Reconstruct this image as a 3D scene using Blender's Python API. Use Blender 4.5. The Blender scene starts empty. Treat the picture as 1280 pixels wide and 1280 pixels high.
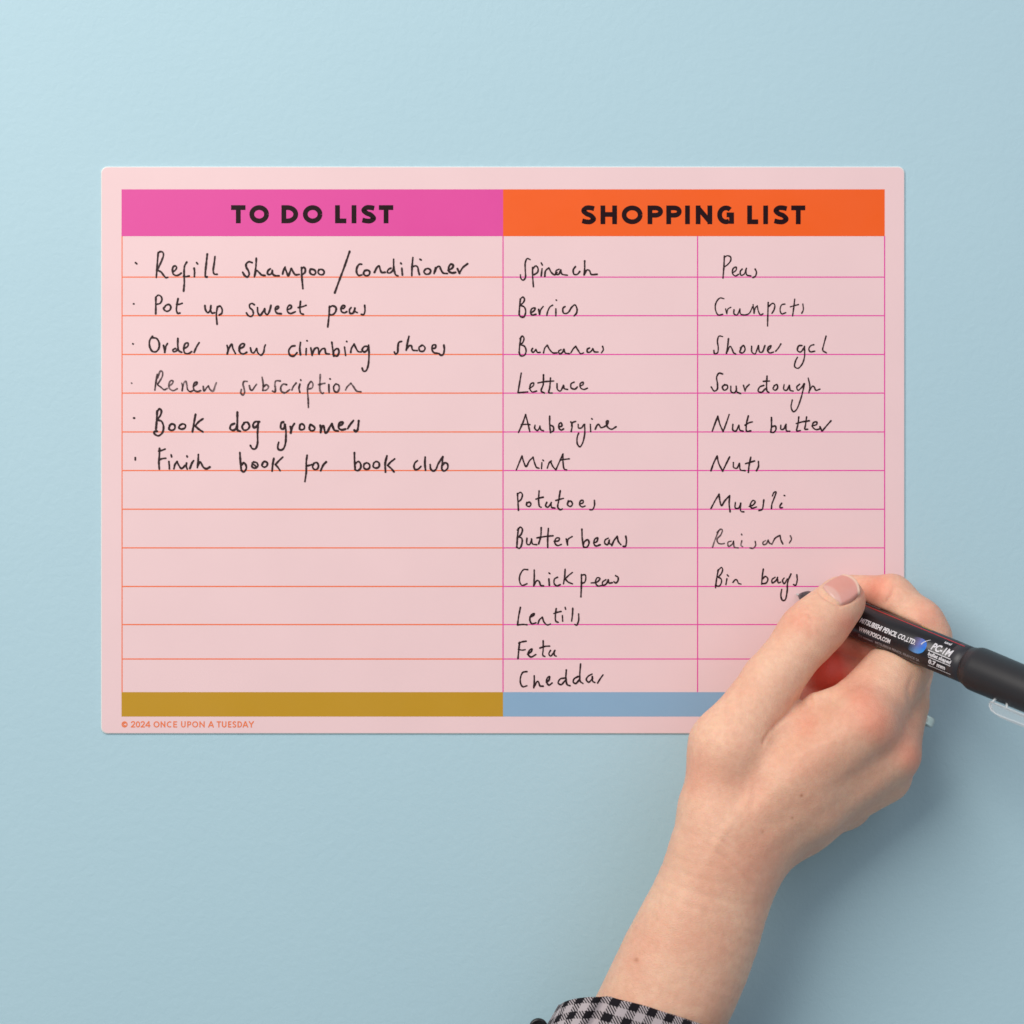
import bpy, bmesh, math, random
import numpy as np
from mathutils import Vector, Matrix

random.seed(7)
rng = np.random.default_rng(7)
scene = bpy.context.scene
COL = scene.collection
MM = 0.001

# ---------------------------------------------------------------- camera
cam_data = bpy.data.cameras.new('camera')
cam = bpy.data.objects.new('camera', cam_data)
COL.objects.link(cam)
cam.location = (0, 0, 1.2)
cam_data.sensor_width = 36
cam_data.lens = 36 * 1200 / (1280 * 0.2964)
cam_data.clip_start = 0.05
cam_data.clip_end = 20
cam_data.dof.use_dof = True
cam_data.dof.focus_distance = 1.2 - 0.022
cam_data.dof.aperture_fstop = 11
scene.camera = cam

# ---------------------------------------------------------------- light
world = bpy.data.worlds.new('World')
scene.world = world
world.use_nodes = True
bg = world.node_tree.nodes['Background']
bg.inputs[0].default_value = (0.80, 0.92, 1.0, 1)
bg.inputs[1].default_value = 0.315


def area(name, loc, target, w, h, power, color):
    ld = bpy.data.lights.new(name, 'AREA')
    ld.shape = 'RECTANGLE'
    ld.size, ld.size_y = w, h
    ld.energy = power
    ld.color = color
    lo = bpy.data.objects.new(name, ld)
    COL.objects.link(lo)
    lo.location = loc
    lo.rotation_euler = (Vector(target) - Vector(loc)).to_track_quat('-Z', 'Y').to_euler()
    return lo


area('softbox', (-0.56, 0.60, 1.05), (0.0, 0.0, 0.0), 0.92, 0.92, 16.4, (1.0, 0.96, 0.90))
area('fill_softbox', (0.75, 0.75, 1.1), (0.1, 0.0, 0.0), 0.9, 0.9, 4.0, (0.94, 0.87, 1.0))

scene.view_settings.view_transform = 'Standard'
scene.view_settings.look = 'None'
scene.view_settings.exposure = 0.0
scene.view_settings.gamma = 1.0


# ---------------------------------------------------------------- helpers
def lin(r, g, b):
    def f(c):
        c /= 255.0
        return c / 12.92 if c <= 0.04045 else ((c + 0.055) / 1.055) ** 2.4
    return (f(r), f(g), f(b), 1.0)


def mesh_obj(name, verts, faces, mat=None, parent=None, smooth=False, uvs=None):
    me = bpy.data.meshes.new(name)
    me.from_pydata([tuple(v) for v in verts], [], [tuple(f) for f in faces])
    if smooth:
        me.polygons.foreach_set('use_smooth', [True] * len(me.polygons))
    if uvs is not None:
        ul = me.uv_layers.new(name='UVMap')
        for lp in me.loops:
            ul.data[lp.index].uv = uvs[lp.vertex_index]
    me.update()
    if mat:
        me.materials.append(mat)
    o = bpy.data.objects.new(name, me)
    COL.objects.link(o)
    if parent:
        o.parent = parent
    return o


def empty(name, loc, label, cat):
    o = bpy.data.objects.new(name, None)
    o.empty_display_size = 0.01
    COL.objects.link(o)
    o.location = loc
    o['label'] = label
    o['category'] = cat
    bpy.context.view_layer.update()
    return o


def keep_world(o, parent):
    """parent without moving (parents are only translated)"""
    o.parent = parent
    o.matrix_parent_inverse = Matrix.Translation(-Vector(parent.location))


def new_mat(name):
    m = bpy.data.materials.new(name)
    m.use_nodes = True
    nt = m.node_tree
    b = nt.nodes['Principled BSDF']
    return m, nt, b


def N(nt, kind, **kw):
    n = nt.nodes.new(kind)
    for k, v in kw.items():
        if k in n.bl_rna.properties:
            setattr(n, k, v)
        else:
            n.inputs[k.replace('_', ' ')].default_value = v
    return n


def mixc(nt, fac, a, b, blend='MIX'):
    m = nt.nodes.new('ShaderNodeMix')
    m.data_type = 'RGBA'
    m.blend_type = blend
    for sock, val in ((m.inputs[0], fac), (m.inputs[6], a), (m.inputs[7], b)):
        if hasattr(val, 'links') or isinstance(val, bpy.types.NodeSocket):
            nt.links.new(val, sock)
        else:
            sock.default_value = val
    return m.outputs[2]


def ramp(nt, src, a, b, c0=0.0, c1=1.0):
    r = nt.nodes.new('ShaderNodeMapRange')
    nt.links.new(src, r.inputs[0])
    r.inputs[1].default_value, r.inputs[2].default_value = a, b
    r.inputs[3].default_value, r.inputs[4].default_value = c0, c1
    return r.outputs[0]


def coords(nt, kind='Object'):
    return nt.nodes.new('ShaderNodeTexCoord').outputs[kind]


def noise(nt, co, scale, detail=3, rough=0.5, dist=0.0):
    n = nt.nodes.new('ShaderNodeTexNoise')
    nt.links.new(co, n.inputs['Vector'])
    n.inputs['Scale'].default_value = scale
    n.inputs['Detail'].default_value = detail
    n.inputs['Roughness'].default_value = rough
    n.inputs['Distortion'].default_value = dist
    return n


def bump(nt, b, height, strength, distance, prev=None):
    n = nt.nodes.new('ShaderNodeBump')
    n.inputs['Strength'].default_value = strength
    n.inputs['Distance'].default_value = distance
    nt.links.new(height, n.inputs['Height'])
    if prev is not None:
        nt.links.new(prev, n.inputs['Normal'])
    nt.links.new(n.outputs[0], b.inputs['Normal'])
    return n.outputs[0]


# ---------------------------------------------------------------- materials
def print_mat(name, rgb, rough=0.36, blotch=0.035):
    m, nt, b = new_mat(name)
    co = coords(nt, 'Object')
    n = noise(nt, co, 28, 3)
    c = lin(*rgb)
    d = tuple(x * (1 - blotch * 2) for x in c[:3]) + (1,)
    nt.links.new(mixc(nt, n.outputs['Fac'], c, d), b.inputs['Base Color'])
    n3 = noise(nt, co, 45, 4, 0.6)
    nt.links.new(ramp(nt, n3.outputs['Fac'], 0.3, 0.7, rough - 0.05, rough + 0.07), b.inputs['Roughness'])
    b.inputs['Specular IOR Level'].default_value = 0.3
    n2 = noise(nt, co, 900, 2)
    bump(nt, b, n2.outputs['Fac'], 0.12, 0.00004)
    return m


M_SHEET = print_mat('pale_pink_print', (239, 204, 205))
M_EDGE = print_mat('white_board_edge', (240, 236, 232))
M_MAGENTA = print_mat('magenta_print', (225, 74, 157))
M_ORANGE = print_mat('orange_print', (244, 95, 24))
M_OCHRE = print_mat('ochre_print', (194, 146, 34))
M_BLUE = print_mat('dusty_blue_print', (140, 173, 201))
M_LINE_O = print_mat('orange_line_print', (246, 118, 74))
M_LINE_M = print_mat('magenta_line_print', (232, 72, 164))
M_HEAD = print_mat('dark_heading_print', (32, 4, 11))
M_HEAD.node_tree.nodes['Principled BSDF'].inputs['Specular IOR Level'].default_value = 0.15
M_COPY = print_mat('orange_small_print', (240, 124, 74))


def ink_mat(name, rgb, lo, hi):
    m, nt, b = new_mat(name)
    co = coords(nt, 'Object')
    n = noise(nt, co, 900, 3, 0.6)
    n2 = noise(nt, co, 160, 2, 0.5)
    mul = N(nt, 'ShaderNodeMath', operation='ADD')
    nt.links.new(n.outputs['Fac'], mul.inputs[0])
    nt.links.new(n2.outputs['Fac'], mul.inputs[1])
    b.inputs['Base Color'].default_value = lin(*rgb)
    b.inputs['Roughness'].default_value = 0.42
    b.inputs['Specular IOR Level'].default_value = 0.25
    nt.links.new(ramp(nt, mul.outputs[0], 0.75, 1.2, hi, lo), b.inputs['Alpha'])
    return m


M_INK = ink_mat('black_marker_ink', (38, 13, 17), 0.86, 1.0)
M_INK_THIN = ink_mat('dry_marker_ink', (44, 18, 23), 0.5, 0.97)


def wall_mat():
    m, nt, b = new_mat('pale_blue_painted_surface')
    co = coords(nt, 'Object')
    n = noise(nt, co, 7, 5, 0.6)
    nt.links.new(mixc(nt, n.outputs['Fac'], lin(170, 200, 211), lin(176, 205, 215)), b.inputs['Base Color'])
    b.inputs['Roughness'].default_value = 0.5
    b.inputs['Specular IOR Level'].default_value = 0.35
    a = noise(nt, co, 330, 4, 0.55, 0.4)
    c = noise(nt, co, 1200, 2, 0.5)
    p = bump(nt, b, a.outputs['Fac'], 0.5, 0.00026)
    bump(nt, b, c.outputs['Fac'], 0.25, 0.00008, p)
    return m


def skin_mat():
    m, nt, b = new_mat('fair_skin')
    co = coords(nt, 'Object')
    at = nt.nodes.new('ShaderNodeAttribute')
    at.attribute_name = 'tone'
    sep = nt.nodes.new('ShaderNodeSeparateColor')
    nt.links.new(at.outputs['Color'], sep.inputs[0])
    big = noise(nt, co, 60, 3, 0.55)
    fine = noise(nt, co, 420, 3, 0.6)
    base = mixc(nt, ramp(nt, big.outputs['Fac'], 0.35, 0.65), lin(240, 194, 165), lin(234, 180, 152))
    base = mixc(nt, ramp(nt, fine.outputs['Fac'], 0.35, 0.7, 0.0, 0.35), base, lin(212, 152, 126))
    base = mixc(nt, sep.outputs[0], base, lin(234, 100, 78))      # flushed skin, and red light through the finger gap painted in
    base = mixc(nt, sep.outputs[2], base, lin(236, 196, 168))     # paler skin
    base = mixc(nt, sep.outputs[1], base, lin(172, 100, 66))       # moles and a broad darker tone
    nt.links.new(base, b.inputs['Base Color'])
    b.inputs['Subsurface Weight'].default_value = 0.35
    b.inputs['Subsurface Radius'].default_value = (1.0, 0.32, 0.16)
    b.inputs['Subsurface Scale'].default_value = 0.0042
    b.inputs['Roughness'].default_value = 0.5
    b.inputs['Specular IOR Level'].default_value = 0.38
    # skin lines: stretched cells in two directions + pores
    def cells(rot, sc):
        mp = nt.nodes.new('ShaderNodeMapping')
        mp.inputs['Rotation'].default_value = (0, 0, rot)
        mp.inputs['Scale'].default_value = sc
        nt.links.new(co, mp.inputs['Vector'])
        v = nt.nodes.new('ShaderNodeTexVoronoi')
        v.feature = 'DISTANCE_TO_EDGE'
        v.inputs['Scale'].default_value = 1.0
        nt.links.new(mp.outputs[0], v.inputs['Vector'])
        return ramp(nt, v.outputs['Distance'], 0.0, 0.22)
    p = bump(nt, b, cells(math.radians(58), (620, 1250, 900)), 0.4, 0.00010)
    p = bump(nt, b, cells(math.radians(-20), (900, 1500, 900)), 0.3, 0.00008, p)
    n3 = noise(nt, co, 240, 4, 0.6)
    bump(nt, b, n3.outputs['Fac'], 0.22, 0.0003, p)
    return m


def nail_mat():
    m, nt, b = new_mat('natural_fingernail')
    at = nt.nodes.new('ShaderNodeAttribute')
    at.attribute_name = 'tone'
    sep = nt.nodes.new('ShaderNodeSeparateColor')
    nt.links.new(at.outputs['Color'], sep.inputs[0])
    co = coords(nt, 'Object')
    n = noise(nt, co, 300, 2)
    base = mixc(nt, n.outputs['Fac'], lin(226, 158, 144), lin(218, 148, 136))
    base = mixc(nt, sep.outputs[0], base, lin(232, 184, 172))     # lunula
    base = mixc(nt, sep.outputs[1], base, lin(238, 196, 176))     # free edge
    nt.links.new(base, b.inputs['Base Color'])
    b.inputs['Roughness'].default_value = 0.34
    b.inputs['Subsurface Weight'].default_value = 0.3
    b.inputs['Subsurface Radius'].default_value = (1, .4, .3)
    b.inputs['Subsurface Scale'].default_value = 0.0015
    return m


def plain(name, rgb, rough, spec=0.5, metal=0.0, var=0.06, scale=200):
    m, nt, b = new_mat(name)
    co = coords(nt, 'Object')
    n = noise(nt, co, scale, 3)
    c = lin(*rgb)
    nt.links.new(mixc(nt, n.outputs['Fac'], c, tuple(x * (1 - 2 * var) for x in c[:3]) + (1,)), b.inputs['Base Color'])
    b.inputs['Roughness'].default_value = rough
    b.inputs['Specular IOR Level'].default_value = spec
    b.inputs['Metallic'].default_value = metal
    n2 = noise(nt, co, 1500, 2)
    bump(nt, b, n2.outputs['Fac'], 0.15, 0.00004)
    return m


M_BARREL = plain('black_gloss_barrel', (33, 29, 33), 0.30, 0.5)
M_CAP = plain('black_satin_cap', (40, 38, 41), 0.42, 0.5)
M_COLLAR = plain('dark_grey_collar', (46, 44, 49), 0.42, 0.5)
M_NOSE = plain('dark_grey_nose', (56, 54, 58), 0.25, 0.6)
M_NIB = plain('pale_nib', (200, 198, 196), 0.5)
M_WHITE = plain('white_label_print', (226, 222, 226), 0.4)
M_GREYP = plain('grey_label_print', (150, 144, 150), 0.4)
M_RED = plain('red_label_print', (196, 40, 52), 0.4)
M_YELLOW = plain('yellow_label_print', (220, 200, 60), 0.4)
M_SILVER = plain('polished_silver', (250, 242, 230), 0.14, 0.5, 1.0, 0.03)
M_BUTTON = plain('black_button', (22, 20, 22), 0.3)


def drop_mat():
    m, nt, b = new_mat('blue_drop_print')
    uv = coords(nt, 'UV')
    sep = nt.nodes.new('ShaderNodeSeparateXYZ')
    nt.links.new(uv, sep.inputs[0])
    c = mixc(nt, ramp(nt, sep.outputs[0], 0.35, 0.95), lin(112, 104, 150), lin(10, 112, 216))
    c = mixc(nt, ramp(nt, sep.outputs[1], 0.1, 0.5, 0.45, 0.0), c, lin(90, 180, 240))
    nt.links.new(c, b.inputs['Base Color'])
    b.inputs['Roughness'].default_value = 0.35
    nt.links.new(ramp(nt, sep.outputs[0], 0.0, 0.5, 0.0, 1.0), b.inputs['Alpha'])
    return m


def clear_mat(name='clear_plastic', lo=0.06, hi=0.5):
    m, nt, b = new_mat(name)
    b.inputs['Base Color'].default_value = (0.80, 0.83, 0.86, 1)
    b.inputs['Roughness'].default_value = 0.12
    b.inputs['IOR'].default_value = 1.47
    fr = nt.nodes.new('ShaderNodeLayerWeight')
    fr.inputs[0].default_value = 0.45
    nt.links.new(ramp(nt, fr.outputs['Facing'], 0.0, 1.0, lo, hi), b.inputs['Alpha'])
    return m


def gingham_mat():
    m, nt, b = new_mat('black_white_gingham_cloth')
    uv = coords(nt, 'UV')            # UV in millimetres
    sep = nt.nodes.new('ShaderNodeSeparateXYZ')
    nt.links.new(uv, sep.inputs[0])

    def stripe(src, period, off):
        a = N(nt, 'ShaderNodeMath', operation='ADD')
        nt.links.new(src, a.inputs[0])
        a.inputs[1].default_value = off
        f = N(nt, 'ShaderNodeMath', operation='PINGPONG')
        nt.links.new(a.outputs[0], f.inputs[0])
        f.inputs[1].default_value = period / 2
        return ramp(nt, f.outputs[0], period / 4 - 0.13, period / 4 + 0.13)

    def thread(src, freq):
        a = N(nt, 'ShaderNodeMath', operation='MULTIPLY')
        nt.links.new(src, a.inputs[0])
        a.inputs[1].default_value = freq * 2 * math.pi
        s = N(nt, 'ShaderNodeMath', operation='SINE')
        nt.links.new(a.outputs[0], s.inputs[0])
        return s.outputs[0]
    su = stripe(sep.outputs[0], 6.2, 1.0)
    sv = stripe(sep.outputs[1], 6.2, -1.5)
    # woven: warp or weft thread on top, twill order
    ad = N(nt, 'ShaderNodeMath', operation='ADD')
    nt.links.new(sep.outputs[0], ad.inputs[0])
    nt.links.new(sep.outputs[1], ad.inputs[1])
    tw = thread(ad.outputs[0], 0.95)
    sel = ramp(nt, tw, -0.25, 0.25)
    mx = nt.nodes.new('ShaderNodeMix')
    mx.data_type = 'FLOAT'
    nt.links.new(sel, mx.inputs[0])
    nt.links.new(su, mx.inputs[2])
    nt.links.new(sv, mx.inputs[3])
    n = noise(nt, uv, 2.5, 3)
    dark = mixc(nt, n.outputs['Fac'], lin(20, 17, 22), lin(38, 33, 38))
    light = mixc(nt, n.outputs['Fac'], lin(204, 190, 192), lin(180, 168, 171))
    nt.links.new(mixc(nt, mx.outputs[0], dark, light), b.inputs['Base Color'])
    b.inputs['Roughness'].default_value = 0.9
    b.inputs['Specular IOR Level'].default_value = 0.15
    t1 = thread(sep.outputs[0], 2.2)
    t2 = thread(sep.outputs[1], 2.2)
    mu = N(nt, 'ShaderNodeMath', operation='MULTIPLY')
    nt.links.new(t1, mu.inputs[0])
    nt.links.new(t2, mu.inputs[1])
    bump(nt, b, mu.outputs[0], 0.5, 0.00012)
    return m


# ---------------------------------------------------------------- backdrop
bm = bmesh.new()
bmesh.ops.create_grid(bm, x_segments=8, y_segments=8, size=1.5)
me = bpy.data.meshes.new('backdrop')
bm.to_mesh(me)
bm.free()
backdrop = bpy.data.objects.new('backdrop', me)
COL.objects.link(backdrop)
me.materials.append(wall_mat())
backdrop['kind'] = 'structure'

# ---------------------------------------------------------------- planner board
S = 0.2964 * MM           # metres per pixel on the board plane
BOARD_T = 0.9 * MM


def bx(px):
    return (px - 640.0) * S


def by(py):
    return (640.0 - py) * S


board = empty('planner_board', (bx(628.5), by(562.5), 0), 'pale pink list board with magenta and orange heading bands, covered in black handwriting', 'board')


def rounded_sheet():
    x0, x1, y0, y1, r = bx(126.5), bx(1130.5), by(917), by(208.5), 8 * S
    ring = []
    for cx, cy, a0 in ((x1 - r, y1 - r, 0), (x0 + r, y1 - r, 90), (x0 + r, y0 + r, 180), (x1 - r, y0 + r, 270)):
        for i in range(9):
            a = math.radians(a0 + i * 90 / 8)
            ring.append((cx + r * math.cos(a), cy + r * math.sin(a)))
    n = len(ring)
    cxm, cym = (x0 + x1) / 2, (y0 + y1) / 2

    def lay(z, inset):
        return [(x - math.copysign(inset, x - cxm), y - math.copysign(inset, y - cym), z) for x, y in ring]
    b = 0.3 * MM
    verts = lay(0.02 * MM, 0) + lay(BOARD_T - b, 0) + lay(BOARD_T, b)
    faces = []
    for k in range(2):
        for i in range(n):
            j = (i + 1) % n
            faces.append((k * n + i, k * n + j, (k + 1) * n + j, (k + 1) * n + i))
    faces.append(tuple(range(2 * n, 3 * n)))
    faces.append(tuple(reversed(range(n))))
    o = mesh_obj('board_sheet', verts, faces, M_SHEET)
    o.data.materials.append(M_EDGE)
    for p in o.data.polygons:
        if abs(p.normal.z) < 0.95:
            p.material_index = 1  # white core; bevel coloured white too, standing in for light it catches
    keep_world(o, board)
    return o


rounded_sheet()
Z1 = BOARD_T + 0.03 * MM
Z2 = BOARD_T + 0.07 * MM
Z3 = BOARD_T + 0.11 * MM


def rect(name, x0, y0, x1, y1, z, mat, label=None):
    o = mesh_obj(name, [(bx(x0), by(y1), z), (bx(x1), by(y1), z), (bx(x1), by(y0), z), (bx(x0), by(y0), z)], [(0, 1, 2, 3)], mat)
    keep_world(o, board)
    if label:
        o['label'] = label
    return o


rect('heading_band', 152.3, 237, 628.8, 295.5, Z1, M_MAGENTA, 'magenta band behind the words TO DO LIST')
rect('heading_band', 628.8, 237, 1105.5, 295.5, Z1, M_ORANGE, 'orange band behind the words SHOPPING LIST')
rect('footer_band', 152.3, 865, 628.8, 895.5, Z1, M_OCHRE, 'ochre band at the lower left')
rect('footer_band', 628.8, 865, 1105.5, 895.5, Z1, M_BLUE, 'dusty blue band at the lower right')
ROWS = [346.6, 394.8, 443.2, 491.5, 540.0, 588.2, 636.5, 684.8, 733.0, 780.6, 823.6]
for y in ROWS:
    rect('ruled_line', 153.6, y - .75, 628.2, y + .75, Z1, M_LINE_O)
    rect('ruled_line', 629.4, y - .7, 1105.0, y + .7, Z1, M_LINE_M)
rect('column_line', 152.3, 295.5, 153.6, 865, Z1, M_LINE_O, 'orange vertical line at the left')
for x in (628.8, 871.8, 1105.4):
    rect('column_line', x - .7, 295.5, x + .7, 865, Z1 + 0.01 * MM, M_LINE_M)


# ---------------------------------------------------------------- strokes
def catmull(pts, step=0.7, closed=False):
    p = [np.array(q, float) for q in pts]
    if len(p) == 2:
        L = max(2, int(np.linalg.norm(p[1] - p[0]) / step) + 1)
        return [p[0] + (p[1] - p[0]) * i / (L - 1) for i in range(L)]
    ext = [2 * p[0] - p[1]] + p + [2 * p[-1] - p[-2]]
    out = []
    for i in range(1, len(ext) - 2):
        a, b, c, d = ext[i - 1:i + 3]
        t0 = 0.0
        t1 = max(1e-4, np.linalg.norm(b - a)) ** 0.5
        t2 = t1 + max(1e-4, np.linalg.norm(c - b)) ** 0.5
        t3 = t2 + max(1e-4, np.linalg.norm(d - c)) ** 0.5
        L = max(2, int(np.linalg.norm(c - b) / step) + 1)
        for j in range(L):
            t = t1 + (t2 - t1) * j / L
            A1 = a * (t1 - t) / (t1 - t0) + b * (t - t0) / (t1 - t0)
            A2 = b * (t2 - t) / (t2 - t1) + c * (t - t1) / (t2 - t1)
            A3 = c * (t3 - t) / (t3 - t2) + d * (t - t2) / (t3 - t2)
            B1 = A1 * (t2 - t) / (t2 - t0) + A2 * (t - t0) / (t2 - t0)
            B2 = A2 * (t3 - t) / (t3 - t1) + A3 * (t - t1) / (t3 - t1)
            out.append(B1 * (t2 - t) / (t2 - t1) + B2 * (t - t1) / (t2 - t1))
    out.append(p[-1])
    return out


def ribbon(V, F, pts, w, z, wob=0.0, butt=False, zr=0.0):
    """flat ribbon in pixel coordinates on the board; z in metres"""
    n = len(pts)
    ph = random.random() * 10
    P = np.array(pts)
    T = np.gradient(P, axis=0) if n > 2 else np.repeat([P[1] - P[0]], n, 0)
    T /= np.maximum(np.linalg.norm(T, axis=1), 1e-6)[:, None]
    Nn = np.stack([-T[:, 1], T[:, 0]], 1)
    base = len(V)
    hw = np.array([w / 2 * (1 + wob * math.sin(ph + i * 0.23) + wob * 0.7 * math.sin(ph * 3 + i * 0.71)) for i in range(n)])
    for i in range(n):
        zz = z + zr * i / n
        for s in (-1, 1):
            q = P[i] + s * hw[i] * Nn[i]
            V.append((bx(q[0]), by(q[1]), zz))
    for i in range(n - 1):
        a = base + 2 * i
        F.append((a, a + 2, a + 3, a + 1))
    if not butt:
        for end, sg in ((0, -1), (n - 1, 1)):
            c = len(V)
            a0 = math.atan2(Nn[end][1], Nn[end][0])
            zz = z + zr * end / n
            V.append((bx(P[end][0]), by(P[end][1]), zz))
            m = 7
            for j in range(m):
                a = a0 - sg * math.pi * j / (m - 1)
                V.append((bx(P[end][0] + hw[end] * math.cos(a)), by(P[end][1] + hw[end] * math.sin(a)), zz))
            for j in range(m - 1):
                F.append((c, c + 1 + j, c + 2 + j) if sg > 0 else (c, c + 2 + j, c + 1 + j))


def glyph(ch, w, h, t):
    """centre lines of a geometric capital in a box w x h (y down), stroke t"""
    m = t / 2
    arc = lambda cx, cy, rx, ry, a0, a1, n=22: [(cx + rx * math.cos(math.radians(a0 + (a1 - a0) * i / n)), cy + ry * math.sin(math.radians(a0 + (a1 - a0) * i / n))) for i in range(n + 1)]
    G = {
        'T': [[(0, m), (w, m)], [(w / 2, t * .5), (w / 2, h)]],
        'I': [[(w / 2, 0), (w / 2, h)]],
        'L': [[(m, 0), (m, h)], [(m, h - m), (w, h - m)]],
        'H': [[(m, 0), (m, h)], [(w - m, 0), (w - m, h)], [(m, h * .48), (w - m, h * .48)]],
        'O': [arc(w / 2, h / 2, w / 2 - m, h / 2 - m, 0, 360, 40)],
        'C': [arc(w * .58, h / 2, w * .58 - m, h / 2 - m, -52, -308, 30)],
        'D': [[(m, 0), (m, h)], [(0, m), (w * .36, m)] + arc(w * .36, h / 2, w * .64 - m, h / 2 - m, -90, 90)[1:] + [(0, h - m)]],
        'P': [[(m, 0), (m, h)], [(0, m), (w * .5, m)] + arc(w * .52, h * .325, w * .48 - m, h * .325 - m, -90, 90)[1:] + [(0, h * .65 - m)]],
        'N': [[(m, h), (m, 0)], [(m, h * .13), (w - m, h * .87)], [(w - m, h), (w - m, 0)]],
        'U': [[(m, 0), (m, h - w / 2)] + arc(w / 2, h - w / 2, w / 2 - m, w / 2 - m, 180, 0)[1:] + [(w - m, 0)]],
        'E': [[(m, 0), (m, h)], [(0, m), (w, m)], [(0, h * .49), (w * .92, h * .49)], [(0, h - m), (w, h - m)]],
        'A': [[(m * .7, h), (w / 2, 0)], [(w / 2, 0), (w - m * .7, h)], [(w * .22, h * .68), (w * .78, h * .68)]],
        'Y': [[(m * .7, 0), (w / 2, h * .52)], [(w - m * .7, 0), (w / 2, h * .52)], [(w / 2, h * .45), (w / 2, h)]],
        'G': [arc(w * .52, h / 2, w * .52 - m, h / 2 - m, -48, -300, 30), [(w - m, h * .98), (w - m, h * .5)], [(w, h * .5), (w * .56, h * .5)]],
        'S': [catmull([(w * .90, h * .17), (w * .66, m * 1.0), (w * .34, m * 1.06), (w * .15, h * .28), (w * .36, h * .44), (w * .66, h * .54), (w * .86, h * .73), (w * .64, h - m * 1.02), (w * .34, h - m), (w * .05, h * .82)], 0.4 if h > 12 else 0.15)],
        '0': [arc(w / 2, h / 2, w / 2 - m, h / 2 - m, 0, 360, 30)],
        '2': [catmull([(w * .08, h * .26), (w * .3, m), (w * .72, m), (w * .86, h * .3), (w * .62, h * .58), (w * .1, h - m)], .15), [(0, h - m), (w, h - m)]],
        '4': [[(w * .72, h), (w * .72, 0)], [(w * .72, 0), (m * .5, h * .7)], [(0, h * .72), (w, h * .72)]],
        '@': [arc(w / 2, h / 2, w / 2 - m, h / 2 - m, 0, 360, 30), arc(w * .53, h / 2, w * .22, h * .22, -50, -310, 16)],
    }
    return G[ch]


def lettering(name, ox, oy, k, items, ytop, ybot, t, mat, z):
    V, F = [], []
    zz = z
    for ch, x0, x1 in items:
        X0, X1 = ox + x0 / k, ox + x1 / k
        Y0, Y1 = oy + ytop / k, oy + ybot / k
        for line in glyph(ch, X1 - X0, Y1 - Y0, t):
            pts = [(X0 + a, Y0 + b) for a, b in line]
            ribbon(V, F, pts, t, zz, butt=True)
            zz += 0.0006 * MM
    o = mesh_obj(name, V, F, mat)
    keep_world(o, board)
    return o


lettering('heading_lettering', 270, 230, 5.12, [('T', 98, 190), ('O', 215, 340), ('D', 420, 527), ('O', 557, 682), ('L', 763, 835), ('I', 868, 900), ('S', 933, 1022), ('T', 1043, 1135)], 137, 253, 6.0, M_HEAD, Z2)['label'] = 'dark capitals TO DO LIST'
lettering('heading_lettering', 700, 230, 2.909, [('S', 78, 129), ('H', 147, 207), ('O', 224, 300), ('P', 318, 374), ('P', 386, 442), ('I', 454, 472), ('N', 493, 553), ('G', 571, 632), ('L', 680, 720), ('I', 738, 756), ('S', 776, 829), ('T', 840, 891)], 79, 147, 6.0, M_HEAD, Z2)['label'] = 'dark capitals SHOPPING LIST'
lettering('copyright_lettering', 110, 840, 4.414, [('@', 187, 220), ('2', 238, 262), ('0', 265, 289), ('2', 292, 315), ('4', 318, 346), ('O', 363, 396), ('N', 402, 428), ('C', 436, 464), ('E', 472, 493), ('U', 515, 540), ('P', 549, 571), ('O', 576, 609), ('N', 616, 645), ('A', 664, 696), ('T', 711, 735), ('U', 740, 765), ('E', 774, 792), ('S', 798, 819), ('D', 826, 851), ('A', 854, 885), ('Y', 887, 917)], 271, 305, 1.35, M_COPY, Z2)
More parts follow.
